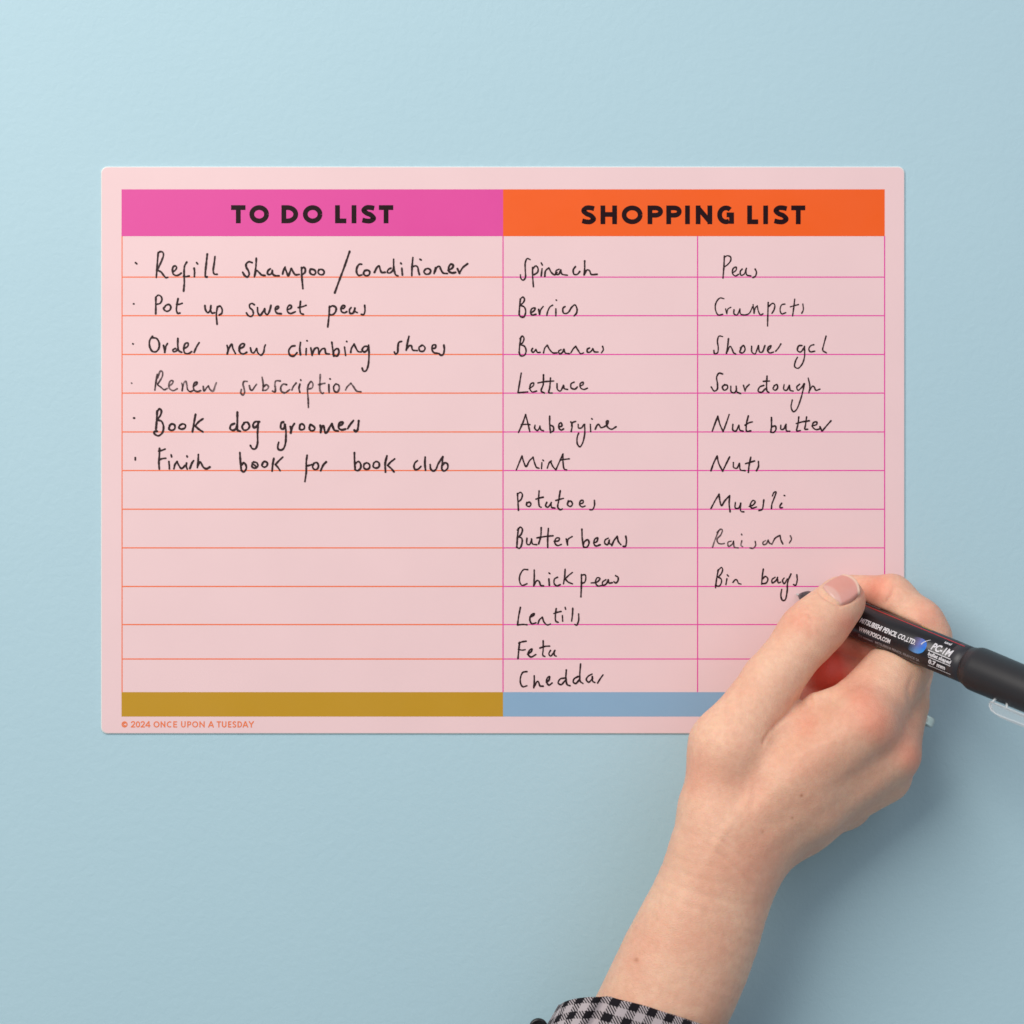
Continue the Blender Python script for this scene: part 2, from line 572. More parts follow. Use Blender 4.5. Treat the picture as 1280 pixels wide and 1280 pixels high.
# ---------------------------------------------------------------- handwriting
# each entry: words, ink, stroke width, [(origin x, origin y, zoom, strokes), ...]
HAND = [
 ('Refill shampoo/conditioner', 0, 2.35, [
  (150, 305, 9.143, "180,215 195,228|440,100 432,190 418,385|438,105 462,90 490,95 500,125 480,190 445,270 435,300 470,320 510,370 530,388 550,382|608,320 635,300 650,270 635,252 612,262 602,300 612,345 645,362 680,352 702,335|765,210 742,250 735,330 738,440 730,540|728,372 755,375 792,368|850,280 855,320 852,375|878,215 890,230|1000,118 988,230 978,330 980,376 998,378|1088,145 1078,230 1068,310 1080,345 1112,348"),
  (290, 305, 9.143, "232,215 195,205 165,230 165,265 190,310 198,350 180,378 150,365 125,325|280,165 275,260 258,378|262,360 285,305 310,325 340,355 380,362|440,285 415,305 408,340 430,352 455,335 462,300 465,340 490,362 540,365|580,345 592,300 610,265|605,270 625,320 645,365 665,320 680,280 700,320 725,352 770,350|795,270 800,380 812,512|798,285 820,268 838,285 835,325 805,352|900,290 890,315 905,345 940,352 958,330 945,300 915,290 900,290|995,295 985,325 1005,350 1040,350 1055,325 1040,298 1010,292 995,300"),
  (410, 305, 6.737, "183,65 140,190 95,310 58,412|285,172 265,172 245,200 242,240 258,265 285,262|310,225 300,250 318,268 345,262 352,235 335,222 312,225|392,240 412,200 430,185 440,215 452,240 480,240|530,205 510,215 500,240 520,245 545,225 555,195|553,130 555,200 570,260 590,270|622,205 627,262|613,162 618,168|715,115 708,200 706,268|706,195 740,185 755,195 762,230 770,258|775,130 785,136|820,215 808,235 825,255 855,250 865,225 845,208 822,212|893,250 905,200|900,235 920,195 940,190 950,215 970,245 1005,250|1012,222 1045,205 1055,180 1035,172 1018,195 1018,230 1045,245 1075,240|1090,210 1108,248|1108,245 1135,200 1175,168")]),
 ('Pot up sweet peas', 0, 2.2, [
  (150, 360, 8.533, "147,170 152,171|385,100 385,180 384,275|382,105 410,78 440,92 450,125 430,165 395,175|480,205 468,215 480,240 505,250 535,235 545,200 525,178 495,185 475,210|622,115 610,180 605,240 620,272 642,268|605,178 635,175 665,165|908,190 915,235 940,265 965,235 972,190|972,190 970,240 985,270 1010,265|1042,200 1030,280 1038,388|1040,205 1070,195 1090,225 1088,270 1060,290"),
  (290, 360, 7.111, "200,150 178,138 158,150 160,175 185,200 190,235 170,255 145,245 130,222|228,175 232,220 250,245 275,215 292,185|292,185 295,220 315,238 335,205 348,155|400,190 415,175 410,163 392,170 386,200 402,225 438,230|495,195 525,180 530,160 512,155 495,175 495,210 520,228 565,212|610,120 605,190 612,225 635,235|590,175 625,168 660,155|868,165 862,260 852,348|865,175 895,160 925,175 920,215 890,240 865,235|970,185 995,180 1005,162 985,158 970,185 975,210 1000,222 1020,212|1060,175 1045,195 1050,225 1075,225 1095,180|1092,180 1095,210 1115,220|1180,155 1182,210 1170,238 1150,235")]),
 ('Order new climbing shoes', 0, 2.2, [
  (150, 410, 6.4, "105,127 108,129|262,68 240,100 240,150 262,188 290,190 312,165 315,120 295,85 262,78|350,140 362,190|360,195 368,150 382,125|445,165 425,175 430,190 452,185 465,165|465,85 465,150 475,185 495,195|515,165 545,145 545,120 525,125 512,160 520,200 550,205 575,190|635,118 615,150 595,195|858,140 865,170 860,208|862,200 880,150 895,130 905,165 925,205|962,165 990,150 998,130 975,128 955,160 965,200 990,208 1015,195|1045,160 1055,195 1070,200 1095,165|1095,165 1105,200 1130,218 1150,195 1158,150 1165,135"),
  (350, 410, 5.818, "110,130 85,135 65,165 75,200 100,205 125,180|150,105 145,150 150,195|192,150 190,195|197,93 199,95|225,145 235,200|235,190 255,150 275,145 285,190|285,185 305,155 325,150 335,185 360,190|378,105 385,160 392,205|388,195 395,165 420,150 430,175 415,205 395,200|470,140 478,200|485,98 487,100|515,178 520,150 540,118|540,118 555,150 570,172 590,175|640,135 615,135 598,160 612,175 635,160 645,125|645,125 648,200 640,280 625,312 608,315 598,292|885,98 865,105 858,140 855,180 840,190 832,175|938,62 925,120 918,162|918,160 940,130 955,130 965,160 998,165|1030,130 1012,140 1018,168 1045,168 1055,145 1035,125 1020,135|1105,150 1130,145 1132,125 1112,125 1105,155 1120,180 1150,185|1192,125 1195,160 1185,195 1168,198 1158,188")]),
 ('Renew subscription', 1, 2.1, [
  (150, 455, 8.533, "126,205 129,207|400,110 385,200 375,278|405,150 435,75 455,85 455,130 425,185 405,220 435,245 475,275 505,262|525,235 560,210 568,182 545,178 525,215 530,260 570,285 612,265|660,205 670,235 665,285|668,270 685,200 705,185 715,220 725,275 750,295 780,285|788,240 820,215 825,195 800,200 785,235 795,280 830,295 862,285|890,240 900,290 925,255 945,235|945,235 965,275 995,290 1015,240 1030,200"),
  (290, 455, 7.529, "145,165 115,165 105,190 115,230 120,270 105,292 85,275 90,240|165,205 175,240 190,248 215,215 232,192|285,125 295,190 292,250|292,250 325,245 345,215 325,195 300,215|455,160 415,160 405,190 410,235 405,265 382,255|515,195 485,190 462,215 465,255 495,272 545,242|565,245 580,210 605,180|640,190 632,230 640,268|648,150 650,155|720,195 712,240 718,330 720,410|718,200 745,165 762,185 755,225 725,235|832,100 828,190 830,250 850,278 862,272|815,195 845,188 875,182|912,195 915,270|922,140 926,143|970,195 958,215 965,255 990,265 1010,235 1005,200 980,188|1070,245 1085,215 1120,182|1120,182 1145,215 1175,255 1215,262")]),
 ('Book dog groomers', 0, 2.5, [
  (150, 505, 6.737, "118,118 124,119|315,60 312,130 305,215|312,70 335,42 350,55 345,90 318,130|318,135 350,145 368,185 360,240 325,268 292,250 290,235 315,230|420,185 415,210 435,222 462,210 462,178 440,168 420,180|505,182 498,200 520,212 550,200 552,178 530,168 505,180|638,88 625,160 612,235|700,125 665,150 635,185|635,185 665,212 700,235|965,165 935,180 930,210 955,222 980,205 988,170|990,70 990,150 992,220 1015,230|1045,165 1030,190 1045,220 1075,215 1092,190 1075,155 1045,158|1175,150 1140,150 1122,175 1130,200 1155,185 1168,155|1168,150 1160,240 1158,340 1140,378 1115,375 1100,350"),
  (340, 505, 10.667, "155,240 130,250 118,290 122,325 145,335 165,320 175,275|170,270 185,330 188,430 180,530 155,595 120,615 85,600 80,560 92,510|245,300 258,340 252,385|255,370 270,310 300,262|375,280 370,330 395,345 430,330 432,290 400,265 378,275|510,280 500,320 520,355 560,350 572,320 545,290 515,275|645,285 655,330 650,380|652,350 670,300 690,290 700,340 715,385 740,370 770,310 800,265|800,265 815,310 835,350 885,360|895,290 935,275 945,245 915,245 890,280 895,325 930,345 980,335|1010,330 1040,280 1088,220|1158,225 1150,300 1140,350 1115,368 1100,350")]),
 ('Finish book for book club', 0, 2.4, [
  (150, 555, 10.667, "208,182 208,212|530,60 528,160 522,250 528,335|520,95 560,85 605,68|528,210 570,195 615,190|655,235 660,280 662,330|685,145 692,172|722,330 738,270 765,235|765,235 785,280 820,325 850,310 870,285|890,255 888,300 900,335|896,160 900,172|985,222 965,250 935,325|1048,140 1045,220 1035,315|1038,290 1070,240 1085,255 1115,310 1155,330 1200,308"),
  (290, 555, 9.143, "92,98 98,190 108,300|108,300 135,320 165,280 158,235 135,215 115,240|235,215 232,260 265,275 298,250 285,215 250,205|245,230 270,250|355,215 345,245 370,265 400,250 405,215 375,200 350,215|480,165 468,230 460,310|582,150 540,190 498,235|498,235 525,265 552,305|860,130 850,210 850,320 835,428|850,250 880,245 915,235|935,225 922,260 945,292 975,285 990,250 970,212 935,220|1078,205 1045,240 1015,305"),
  (430, 555, 9.143, "120,100 122,190 128,280|125,290 155,305 190,275 190,225 165,200 130,225|230,230 228,270 255,290 290,275 292,235 260,215 232,228|340,220 335,260 365,275 400,260 400,215 370,200 342,215|492,135 472,220 475,320|580,170 530,210 500,245|500,245 540,280 572,318|840,190 812,215 800,260 815,292 850,285 880,255|928,150 925,230 932,300|985,235 992,285 1020,308 1050,290 1075,230 1130,145|1130,145 1122,230 1120,290 1145,308 1185,275 1180,225 1150,215 1130,240")]),
 ('Spinach', 0, 2.0, [(620, 300, 4.923, "210,122 192,115 180,140 180,190 180,235 165,248 152,235 150,215|225,170 225,220 230,288|228,175 245,160 258,175 255,200 232,215|283,178 278,222|278,142 285,155|300,225 305,190 325,172|325,172 340,200 360,215 375,200|388,180 370,190 368,210 385,212 398,185|398,185 405,210 440,218|488,165 475,185 480,212 500,212 515,195|545,130 545,180 542,215|542,215 560,185 575,190 585,212 622,212")]),
 ('Berries', 0, 1.9, [(620, 300, 4.923, "150,365 145,410 142,460|148,365 165,352 175,365 168,385 150,400|150,402 175,415 182,445 170,475 150,472 142,455|212,450 235,435 240,420 222,422 212,445 222,462 245,458|262,428 268,458|268,455 275,430 290,410|312,465 318,440 332,412 348,402|368,425 368,468|370,370 372,372|425,410 412,420 415,450 435,452 450,440|450,440 465,415 485,400 498,425 495,450 480,468")]),
 ('Bananas', 0, 1.9, [(620, 300, 4.923, "152,605 145,655 142,695|148,608 162,592 172,605 165,630 150,645|150,645 175,655 185,685 172,712 150,712 142,690|225,668 218,680 228,692 245,675|245,675 255,692 272,692|292,695 300,665 315,648|315,648 330,675 350,695 375,695|400,675 385,685 392,702 410,690 418,672 425,695 450,700|460,695 475,670 490,655|490,655 505,680 520,700 538,695|575,665 562,672 562,690 578,690 595,672|595,670 605,688 628,690|655,655 660,675 648,695")]),
 ('Lettuce', 0, 1.9, [(620, 300, 4.923, "155,820 145,880 135,940|135,940 165,938 195,935|205,915 230,895 232,880 215,885 208,915 222,935 250,930|292,830 290,890 278,930 298,942|335,850 330,910 325,940 345,942|258,880 300,872 355,868|375,885 378,920 395,930 415,895|415,895 420,915 440,920|480,875 462,885 462,910 485,918 500,905|515,900 535,890 535,875 518,885 520,910 540,920 562,912")]),
 ('Aubergine', 0, 1.9, [(620, 500, 4.923, "182,90 165,140 138,200|182,90 195,140 208,195|155,152 190,150 208,152|240,155 238,175 255,188 270,165|270,160 275,182 292,190|330,100 330,150 335,200|335,200 352,190 352,165 335,155|385,165 405,160 400,140 388,148 388,175 402,185 415,178|460,135 468,155 462,195|465,160 470,140 490,132|505,150 508,172 525,172 540,150|545,150 545,210 530,270 515,288 500,270 500,225 508,205|580,150 582,195|588,115 592,118|610,180 622,155 632,150 645,170 665,165|665,165 685,150 690,128 680,130 685,165 710,180 738,165")]),
 ('Mint', 0, 1.9, [(620, 500, 4.923, "125,430 145,380 160,345|160,345 170,380 185,410 205,375 228,352|228,352 238,390 250,415 265,420|282,385 280,422|288,370 292,374|315,420 328,385 340,375|335,378 350,410 368,430|368,430 390,380 412,332|412,332 412,380 420,425 435,430|395,370 425,365 450,362")]),
 ('Potatoes', 0, 1.9, [(620, 500, 4.923, "132,575 135,630 138,678|132,580 150,568 162,580 155,610 140,625|190,630 188,648 205,655 215,640 205,628 190,635|265,560 262,620 268,655 278,660|245,610 270,602 290,598|312,630 305,650 318,660 335,640 340,630|338,635 342,660 362,665|395,558 385,620 380,660 395,675 408,670|368,618 395,610 415,605|445,620 440,645 458,655 470,640 460,622 445,625|515,640 535,632 535,618 520,620 515,645 530,658 548,652|605,618 605,650 592,675 578,675")]),
 ('Butter beans', 0, 2.0, [(620, 500, 4.923, "138,790 132,840 128,905|132,800 150,782 162,795 155,825 138,842|138,842 158,850 160,880 145,912 125,905|190,850 190,885 205,890 220,860|218,855 225,885 250,890|278,785 275,840 262,885|322,790 318,850 318,908|252,848 300,840 350,835|358,870 385,865 390,850 370,850 362,880 378,895 402,888|432,855 440,892|438,880 445,855 468,840|528,795 530,850 538,905|535,895 545,870 565,860 572,880 558,905 540,905|600,880 620,870 625,848 608,855 602,885 615,898 640,890|690,850 672,860 668,880 685,890 698,860|695,865 700,885 710,888|712,895 725,865 745,838|745,838 752,870 768,890|798,838 802,870 795,900 782,900")]),
 ('Chickpeas', 0, 1.9, [(620, 690, 4.923, "195,108 170,108 148,140 145,180 160,205 190,195|235,110 235,160 232,210|232,205 252,175 265,180 275,205 292,208|325,165 328,205|325,128 332,133|378,155 360,165 358,195 375,208 395,200|425,105 422,150 415,195|470,125 445,145 425,165|425,165 445,185 470,195|525,138 525,200 522,275|525,142 548,140 552,160 545,185 528,192|585,190 620,185 640,162 622,158 612,185 625,208 650,205|675,170 655,185 658,205 678,195 690,170|690,170 695,190 715,188|735,145 750,155 748,180 735,190 725,182")]),
 ('Lentils', 0, 1.9, [(620, 690, 4.923, "150,340 140,390 132,448|132,448 165,445 190,447|208,400 230,390 235,378 218,385 208,415 220,440 245,435|258,440 268,415 285,400|285,400 295,430 315,448 335,442|370,348 365,390 368,425 382,432|355,378 378,370 400,365|408,390 410,425|425,340 428,352|472,345 470,385 465,425|508,380 508,420 495,450 485,445")]),
 ('Feta', 0, 1.9, [(620, 690, 4.923, "145,555 140,600 135,655|140,560 160,552 185,548|138,598 160,603 180,600|195,628 218,610 222,595 205,605 198,630 215,645 245,630|290,545 290,600 288,635 300,642|270,590 300,580 330,578|335,605 325,625 335,640 350,625 362,605|358,610 360,635 370,640")]),
 ('Cheddar', 0, 2.0, [(620, 690, 4.923, "190,735 165,740 150,775 152,810 165,828 190,822|235,760 235,800 232,835|235,825 255,795 262,800 270,822 290,825|310,800 325,788 330,765 315,775 312,800 325,818 345,805|420,775 395,780 382,805 400,815 425,790|432,725 430,780 438,815 455,822|505,765 480,780 475,800 490,808 512,785|520,688 515,760 518,795 535,808|590,750 565,765 555,785 570,800 595,775|592,765 595,795 608,802|658,755 640,780 625,805")]),
 ('Peas', 0, 1.8, [(860, 300, 4.923, "222,100 220,160 214,235|220,110 240,98 260,105 262,125 245,150 225,165|272,205 295,185 295,168 278,175 272,205 290,222 310,212|332,180 320,195 325,218 345,210 358,175|355,180 360,215 385,222|412,180 420,200 412,225 398,232")]),
 ('Crumpets', 0, 1.6, [(860, 300, 4.923, "220,362 195,358 170,390 168,430 185,462 212,458|230,425 238,455|238,450 245,425 262,415|282,430 282,455 300,462 318,425|318,425 322,455 350,462 375,452 396,412|399,398 405,452|405,452 412,420 425,405|425,405 432,440 445,462 460,455|492,385 490,450 488,530|495,410 520,390 532,400 528,430 515,452|595,395 575,400 565,430 575,455 600,448|655,365 650,410 642,468|628,412 652,405 678,398|705,395 708,430 698,452")]),
 ('Shower gel', 0, 1.8, [(860, 300, 4.923, "212,595 190,592 180,620 185,665 180,695 162,700 158,680|248,608 242,660 235,698|238,690 258,655 268,668 280,695 292,702|325,668 318,690 335,695 350,675 340,650 322,665|390,655 392,690 410,702 425,670 432,650|432,655 440,690 455,690 472,650|490,680 505,665 510,650 495,658 488,680 500,695 525,690|570,640 555,665 538,685|700,650 680,652 672,680 690,690 712,665|715,655 715,720 700,765 675,790 655,780 660,745 672,722|772,645 755,650 742,670 750,688 778,685|848,592 835,640 828,680 850,695")]),
 ('Sour dough', 0, 1.8, [(860, 300, 4.923, "212,825 190,820 175,845 180,885 178,920 160,930 142,905|225,890 210,905 222,925 242,912 240,895 225,892|262,900 265,935 285,940 298,915|295,900 300,935 322,945|340,895 350,930|350,925 360,905 375,890|465,895 440,905 430,930 450,938 475,915|485,838 482,900 485,930 495,938|462,870 500,868|532,895 522,915 535,925 550,910 545,890 528,897|590,890 588,920 605,925 622,895|622,895 628,925 645,930|685,888 668,905 675,925 700,905 712,885|715,885 705,930 690,985 665,1045 647,1057 633,1030 640,985|738,850 748,900 742,942|742,935 765,900 775,905 785,925 810,918")]),
 ('Nut butter', 0, 1.9, [(860, 500, 4.923, "148,192 165,145 182,100|182,100 195,150 215,195|215,195 235,140 252,90|275,150 275,185 292,192 312,155|312,155 318,185 338,192|370,98 358,150 360,192 385,190|350,155 375,140 395,135|512,108 512,160 508,198|508,198 525,200 540,180 535,160 515,165|570,155 570,180 585,180 602,150|600,155 605,190 625,192|680,105 675,150 668,190 690,188|728,105 722,150 718,180 735,180|665,145 700,135 745,128|760,160 790,150 790,135 770,140 765,165 785,182 810,178|878,128 850,160 825,190|810,165 822,190")]),
 ('Nuts', 0, 1.9, [(860, 500, 4.923, "140,435 158,385 178,345|178,345 188,390 212,438|212,438 235,390 255,350|278,385 280,415 298,420 315,390|315,390 322,430 350,435|385,352 375,400 370,445|352,392 385,382 408,375|432,378 432,410 420,435")]),
 ('Muesli', 0, 1.9, [(860, 500, 4.923, "140,668 165,620 190,580|190,580 195,620 205,650 225,620 255,588|255,588 252,640 258,688|290,630 290,665 310,665 325,635|322,635 325,685 342,688|375,655 400,645 412,625 398,618 382,645 390,665 420,658|465,615 462,640 455,672 435,680|518,590 528,568 540,565 530,600 515,640 512,668|575,635 565,650 565,662 580,662|590,587 594,589")]),
 ('Raisans', 1, 1.8, [(860, 500, 4.923, "185,810 165,860 150,905|178,815 200,795 210,800 200,830 178,855 185,880 210,885 222,882|265,868 245,875 248,900 268,890 280,868|278,870 285,905 308,910|330,865 325,895 335,902|328,825 330,830|412,870 415,892 400,912 380,910|475,865 460,875 462,890 480,885 492,862|492,862 500,880 512,885|515,888 535,850 565,832|565,832 570,860 582,885|628,835 635,855 622,880")]),
 ('Bin bags', 0, 1.8, [(860, 500, 4.923, "185,1045 175,1100 168,1155|182,1050 205,1030 212,1042 205,1065 185,1090|185,1090 202,1100 205,1120 190,1145 168,1140|238,1100 232,1135|240,1075 248,1084|275,1122 290,1105 300,1108 310,1128 325,1132|462,1040 455,1090 452,1132|455,1130 480,1125 490,1100 475,1085 458,1100|535,1090 515,1105 518,1125 540,1110 550,1090|548,1095 555,1125 568,1120|590,1095 580,1110 590,1130 610,1100|632,1070 612,1120 608,1180 595,1230 580,1232 570,1205 575,1165|668,1075 670,1110 660,1140 648,1135")]),
]
for words, thin, w, blocks in HAND:
    V, F = [], []
    zz = Z3
    for ox, oy, k, data in blocks:
        for st in data.split('|'):
            pts = [tuple(float(c) for c in q.split(',')) for q in st.split()]
            pts = [(ox + a / k, oy + b / k) for a, b in pts]
            L = sum(math.dist(p, q) for p, q in zip(pts, pts[1:]))
            if L < 3.2:        # a dot
                ribbon(V, F, catmull(pts, .3), w * (1.05 if L < 1.2 else 1.0), zz)
            else:
                ribbon(V, F, catmull(pts), w * random.uniform(.98, 1.14), zz, wob=0.11, zr=0.004 * MM)
            zz += 0.0012 * MM
    o = mesh_obj('handwriting', V, F, M_INK_THIN if thin else M_INK)
    o['label'] = 'handwritten words "%s"' % words if ' ' in words else 'handwritten word "%s"' % words
    keep_world(o, board)
# ---------------------------------------------------------------- hand shape
MM_PX = 0.2964            # millimetres per photo pixel on the backdrop
CAM_D = 1200.0            # camera height, mm


def up(px, py, z):
    """photo pixel seen at height z (mm) -> point in mm"""
    k = MM_PX * (CAM_D - z) / CAM_D
    return np.array([(px - 640.0) * k, (640.0 - py) * k, z])


def cone(P, a, b, ra, rb):
    ba = b - a
    L2 = float(ba @ ba)
    t = np.clip(((P - a) @ ba) / L2, 0, 1)
    q = P - a - t[:, None] * ba
    return np.sqrt((q * q).sum(1)) - (ra + (rb - ra) * t)


def smin(a, b, k):
    h = np.clip(0.5 + 0.5 * (b - a) / k, 0, 1)
    return b + (a - b) * h - k * h * (1 - h)


def chain(P, pts, k):
    """pts: list of (px, py, z, r)"""
    d = None
    for (x0, y0, z0, r0), (x1, y1, z1, r1) in zip(pts, pts[1:]):
        c = cone(P, up(x0, y0, z0), up(x1, y1, z1), r0, r1)
        d = c if d is None else smin(d, c, k)
    return d


def bend(P, pts, sub=5):
    """smooth tapered limb through (px, py, z, r) points"""
    p = [np.array(q, float) for q in pts]
    e = [2 * p[0] - p[1]] + p + [2 * p[-1] - p[-2]]
    out = []
    for i in range(1, len(e) - 2):
        a, b, c, d = e[i - 1:i + 3]
        for j in range(sub):
            t = j / sub
            out.append(0.5 * (2 * b + (c - a) * t + (2 * a - 5 * b + 4 * c - d) * t * t + (3 * b - a - 3 * c + d) * t ** 3))
    out.append(p[-1])
    d = None
    for u, v in zip(out, out[1:]):
        c = cone(P, up(*u[:3]), up(*v[:3]), u[3], v[3])
        d = c if d is None else np.minimum(d, c)
    return d


FOREARM_A = [(743, 1420, 40, 20.3), (806, 1280, 42, 19.9), (842, 1195, 44, 18.6), (873, 1125, 46, 17.0), (892, 1045, 47, 12.8)]
FOREARM_B = [(780, 1440, 38, 19.2), (833, 1290, 40, 18.9), (876, 1205, 42, 17.4), (908, 1133, 43, 14.9), (922, 1085, 42, 12.6)]
META = [
    ([(905, 1050, 48, 12.5), (990, 975, 49.5, 13.2), (1078, 905, 47, 12.2)], 6),
    ([(918, 1068, 45, 12.5), (1010, 1005, 43, 12.6), (1108, 940, 35.5, 11.6)], 6),
    ([(926, 1072, 39, 11.5), (1014, 1018, 32, 10.6), (1102, 968, 26, 10.8)], 6),
    ([(930, 1076, 33, 10.5), (1000, 1034, 26, 9.6), (1054, 998, 17, 9.8)], 6),
]
THUMB = [(893, 1000, 48, 11.8), (911, 934, 48, 13.2), (964, 853, 43, 10.6), (1011, 791, 37, 10.0), (1030, 774, 34.5, 9.2), (1051, 751, 32, 8.9)]
INDEX = [(1085, 897, 43, 11.6), (1122, 842, 29, 10.8), (1157, 797, 25, 8.9), (1150, 779, 25, 8.3), (1114, 746, 20, 7.7), (1066, 741, 8.5, 6.6)]
MIDDLE = [(1110, 938, 34, 11.4), (1128, 880, 24, 9.6), (1134, 838, 16, 8.8), (1110, 818, 13, 7.9), (1066, 807, 12.5, 7.8)]
RING = [(1102, 965, 24, 10.2), (1127, 899, 12, 8.3), (1128, 872, 10.5, 8.4), (1090, 850, 12, 8.4), (1031, 842, 16, 9.2)]
PINKY = [(1056, 1003, 17, 9.8), (1092, 945, 10, 8.0), (1092, 915, 9, 7.8), (1050, 885, 9, 8.2), (1004, 868, 9, 8.4)]


def hand_sdf(P):
    arm = smin(bend(P, FOREARM_A), bend(P, FOREARM_B), 9)
    palm = None
    for pts, k in META:
        c = chain(P, pts, 4)
        palm = c if palm is None else smin(palm, c, k)
    # thenar flesh and palm heel, under the metacarpals
    palm = smin(palm, chain(P, [(925, 1010, 36, 15), (985, 940, 28, 12)], 5), 8)
    palm = smin(palm, chain(P, [(955, 1040, 24, 12), (1035, 980, 17, 11.5)], 5), 8)
    d = smin(arm, palm, 13)
    th = chain(P, THUMB[:3], 6)
    d = smin(d, th, 7)
    # web of skin between thumb and index
    d = smin(d, chain(P, [(955, 925, 43, 9), (1030, 905, 41, 9.5)], 4), 5)
    d = smin(d, chain(P, [(1022, 880, 42, 4.2), (1055, 878, 41, 7.0)], 4), 3)
    d = smin(d, chain(P, INDEX[:2], 5), 4.5)
    d = smin(d, chain(P, MIDDLE[:2], 5), 3.5)
    d = smin(d, chain(P, RING[:2], 5), 3.0)
    d = smin(d, chain(P, PINKY[:2], 5), 3.0)
    d = smin(d, chain(P, THUMB[2:], 5), 2.0)
    # pulp of the thumb, pressed on the pen
    d = smin(d, chain(P, [(1013, 797, 31, 7.4), (1046, 760, 29, 7.2)], 4), 4)
    d = smin(d, chain(P, [(1072, 872, 36, 8.0), (1104, 838, 27, 8.0)], 4), 4)
    d = smin(d, chain(P, [(1000, 895, 18, 9), (1046, 862, 12, 9)], 4), 2)
    for f in (INDEX, MIDDLE, RING, PINKY):
        d = smin(d, chain(P, f[1:], 3.0), 1.0)
    return d


# pen axis: felt tip just off the board, body rising towards the camera
PEN_T = up(995.5, 742.5, 1.6)
PEN_E = up(1245, 846, 60)
PEN_D = (PEN_E - PEN_T) / np.linalg.norm(PEN_E - PEN_T)


def pen_px(x):
    """length along the pen axis (mm) whose image falls on column x"""
    lo, hi = 0.0, 200.0
    for _ in range(50):
        m = (lo + hi) / 2
        p = PEN_T + PEN_D * m
        if 640 + p[0] / MM_PX * CAM_D / (CAM_D - p[2]) < x:
            lo = m
        else:
            hi = m
    return lo


def full_sdf(P):
    d = hand_sdf(P)
    # flesh gives way where the pen presses
    pen = cone(P, PEN_T + PEN_D * 18, PEN_T + PEN_D * 140, 6.75, 6.75)
    pen = np.minimum(pen, cone(P, PEN_T + PEN_D * 4, PEN_T + PEN_D * 18, 3.0, 6.2))
    n = -(pen - 0.02)
    k = 1.2
    h = np.clip(0.5 - 0.5 * (n - d) / k, 0, 1)
    d = n + (d - n) * h + k * h * (1 - h)
    return np.maximum(d, 0.25 - P[:, 2])


def grad(f, P, e=0.25):
    g = np.stack([f(P + np.array(v) * e) - f(P - np.array(v) * e) for v in ((1, 0, 0), (0, 1, 0), (0, 0, 1))], 1)
    return g / np.maximum(np.linalg.norm(g, axis=1), 1e-9)[:, None]


def surface_nets(f, lo, hi, res, coarse=5):
    lo = np.array(lo, float)
    n = [int(math.ceil((hi[i] - lo[i]) / res / coarse)) * coarse for i in range(3)]
    cn = [x // coarse for x in n]
    H = res * coarse
    ax = [lo[i] + (np.arange(cn[i]) + 0.5) * H - res * 0.5 for i in range(3)]
    G = np.stack(np.meshgrid(*ax, indexing='ij'), -1).reshape(-1, 3)
    cd = f(G).reshape(cn)
    V = np.repeat(np.repeat(np.repeat(np.where(cd > 0, 9.0, -9.0).astype(np.float32), coarse, 0), coarse, 1), coarse, 2)
    near = np.argwhere(np.abs(cd) < H * 1.5)
    off = np.stack(np.meshgrid(*[np.arange(coarse)] * 3, indexing='ij'), -1).reshape(-1, 3)
    idx = (near[:, None, :] * coarse + off[None]).reshape(-1, 3)
    vals = np.empty(len(idx), np.float32)
    for s in range(0, len(idx), 400000):
        vals[s:s + 400000] = f(lo + idx[s:s + 400000] * res)
    V[idx[:, 0], idx[:, 1], idx[:, 2]] = vals
    I = V < 0
    cnt = np.zeros([x - 1 for x in n], np.int8)
    for dx in (0, 1):
        for dy in (0, 1):
            for dz in (0, 1):
                cnt += I[dx:n[0] - 1 + dx, dy:n[1] - 1 + dy, dz:n[2] - 1 + dz]
    act = np.argwhere((cnt > 0) & (cnt < 8))
    ids = -np.ones([x - 1 for x in n], np.int64)
    ids[act[:, 0], act[:, 1], act[:, 2]] = np.arange(len(act))
    acc = np.zeros((len(act), 3))
    num = np.zeros(len(act))
    C = [(a, b, c) for a in (0, 1) for b in (0, 1) for c in (0, 1)]
    val = {c: V[act[:, 0] + c[0], act[:, 1] + c[1], act[:, 2] + c[2]] for c in C}
    for c in C:
        for a in range(3):
            if c[a] == 0:
                e = list(c)
                e[a] = 1
                e = tuple(e)
                v0, v1 = val[c], val[e]
                m = (v0 < 0) != (v1 < 0)
                t = np.where(m, v0 / np.where(m, v0 - v1, 1), 0)
                p = np.repeat([c], len(act), 0).astype(float)
                p[:, a] = t
                acc += p * m[:, None]
                num += m
    verts = lo + (act + acc / num[:, None]) * res
    quads = []
    for a in range(3):
        b, c = (a + 1) % 3, (a + 2) % 3
        sl0 = [slice(None)] * 3
        sl1 = [slice(None)] * 3
        sl0[a] = slice(0, n[a] - 1)
        sl1[a] = slice(1, n[a])
        i0, i1 = I[tuple(sl0)], I[tuple(sl1)]
        E = np.argwhere(i0 != i1)
        inside0 = i0[E[:, 0], E[:, 1], E[:, 2]]
        ok = (E[:, b] > 0) & (E[:, c] > 0) & (E[:, b] < n[b] - 1) & (E[:, c] < n[c] - 1)
        E, inside0 = E[ok], inside0[ok]

        def cell(db, dc):
            q = E.copy()
            q[:, b] -= db
            q[:, c] -= dc
            return ids[q[:, 0], q[:, 1], q[:, 2]]
        Q = np.stack([cell(1, 1), cell(0, 1), cell(0, 0), cell(1, 0)], 1)
        Q[~inside0] = Q[~inside0][:, ::-1]
        quads.append(Q)
    Q = np.concatenate(quads)
    Q = Q[(Q >= 0).all(1)]
    return verts, Q


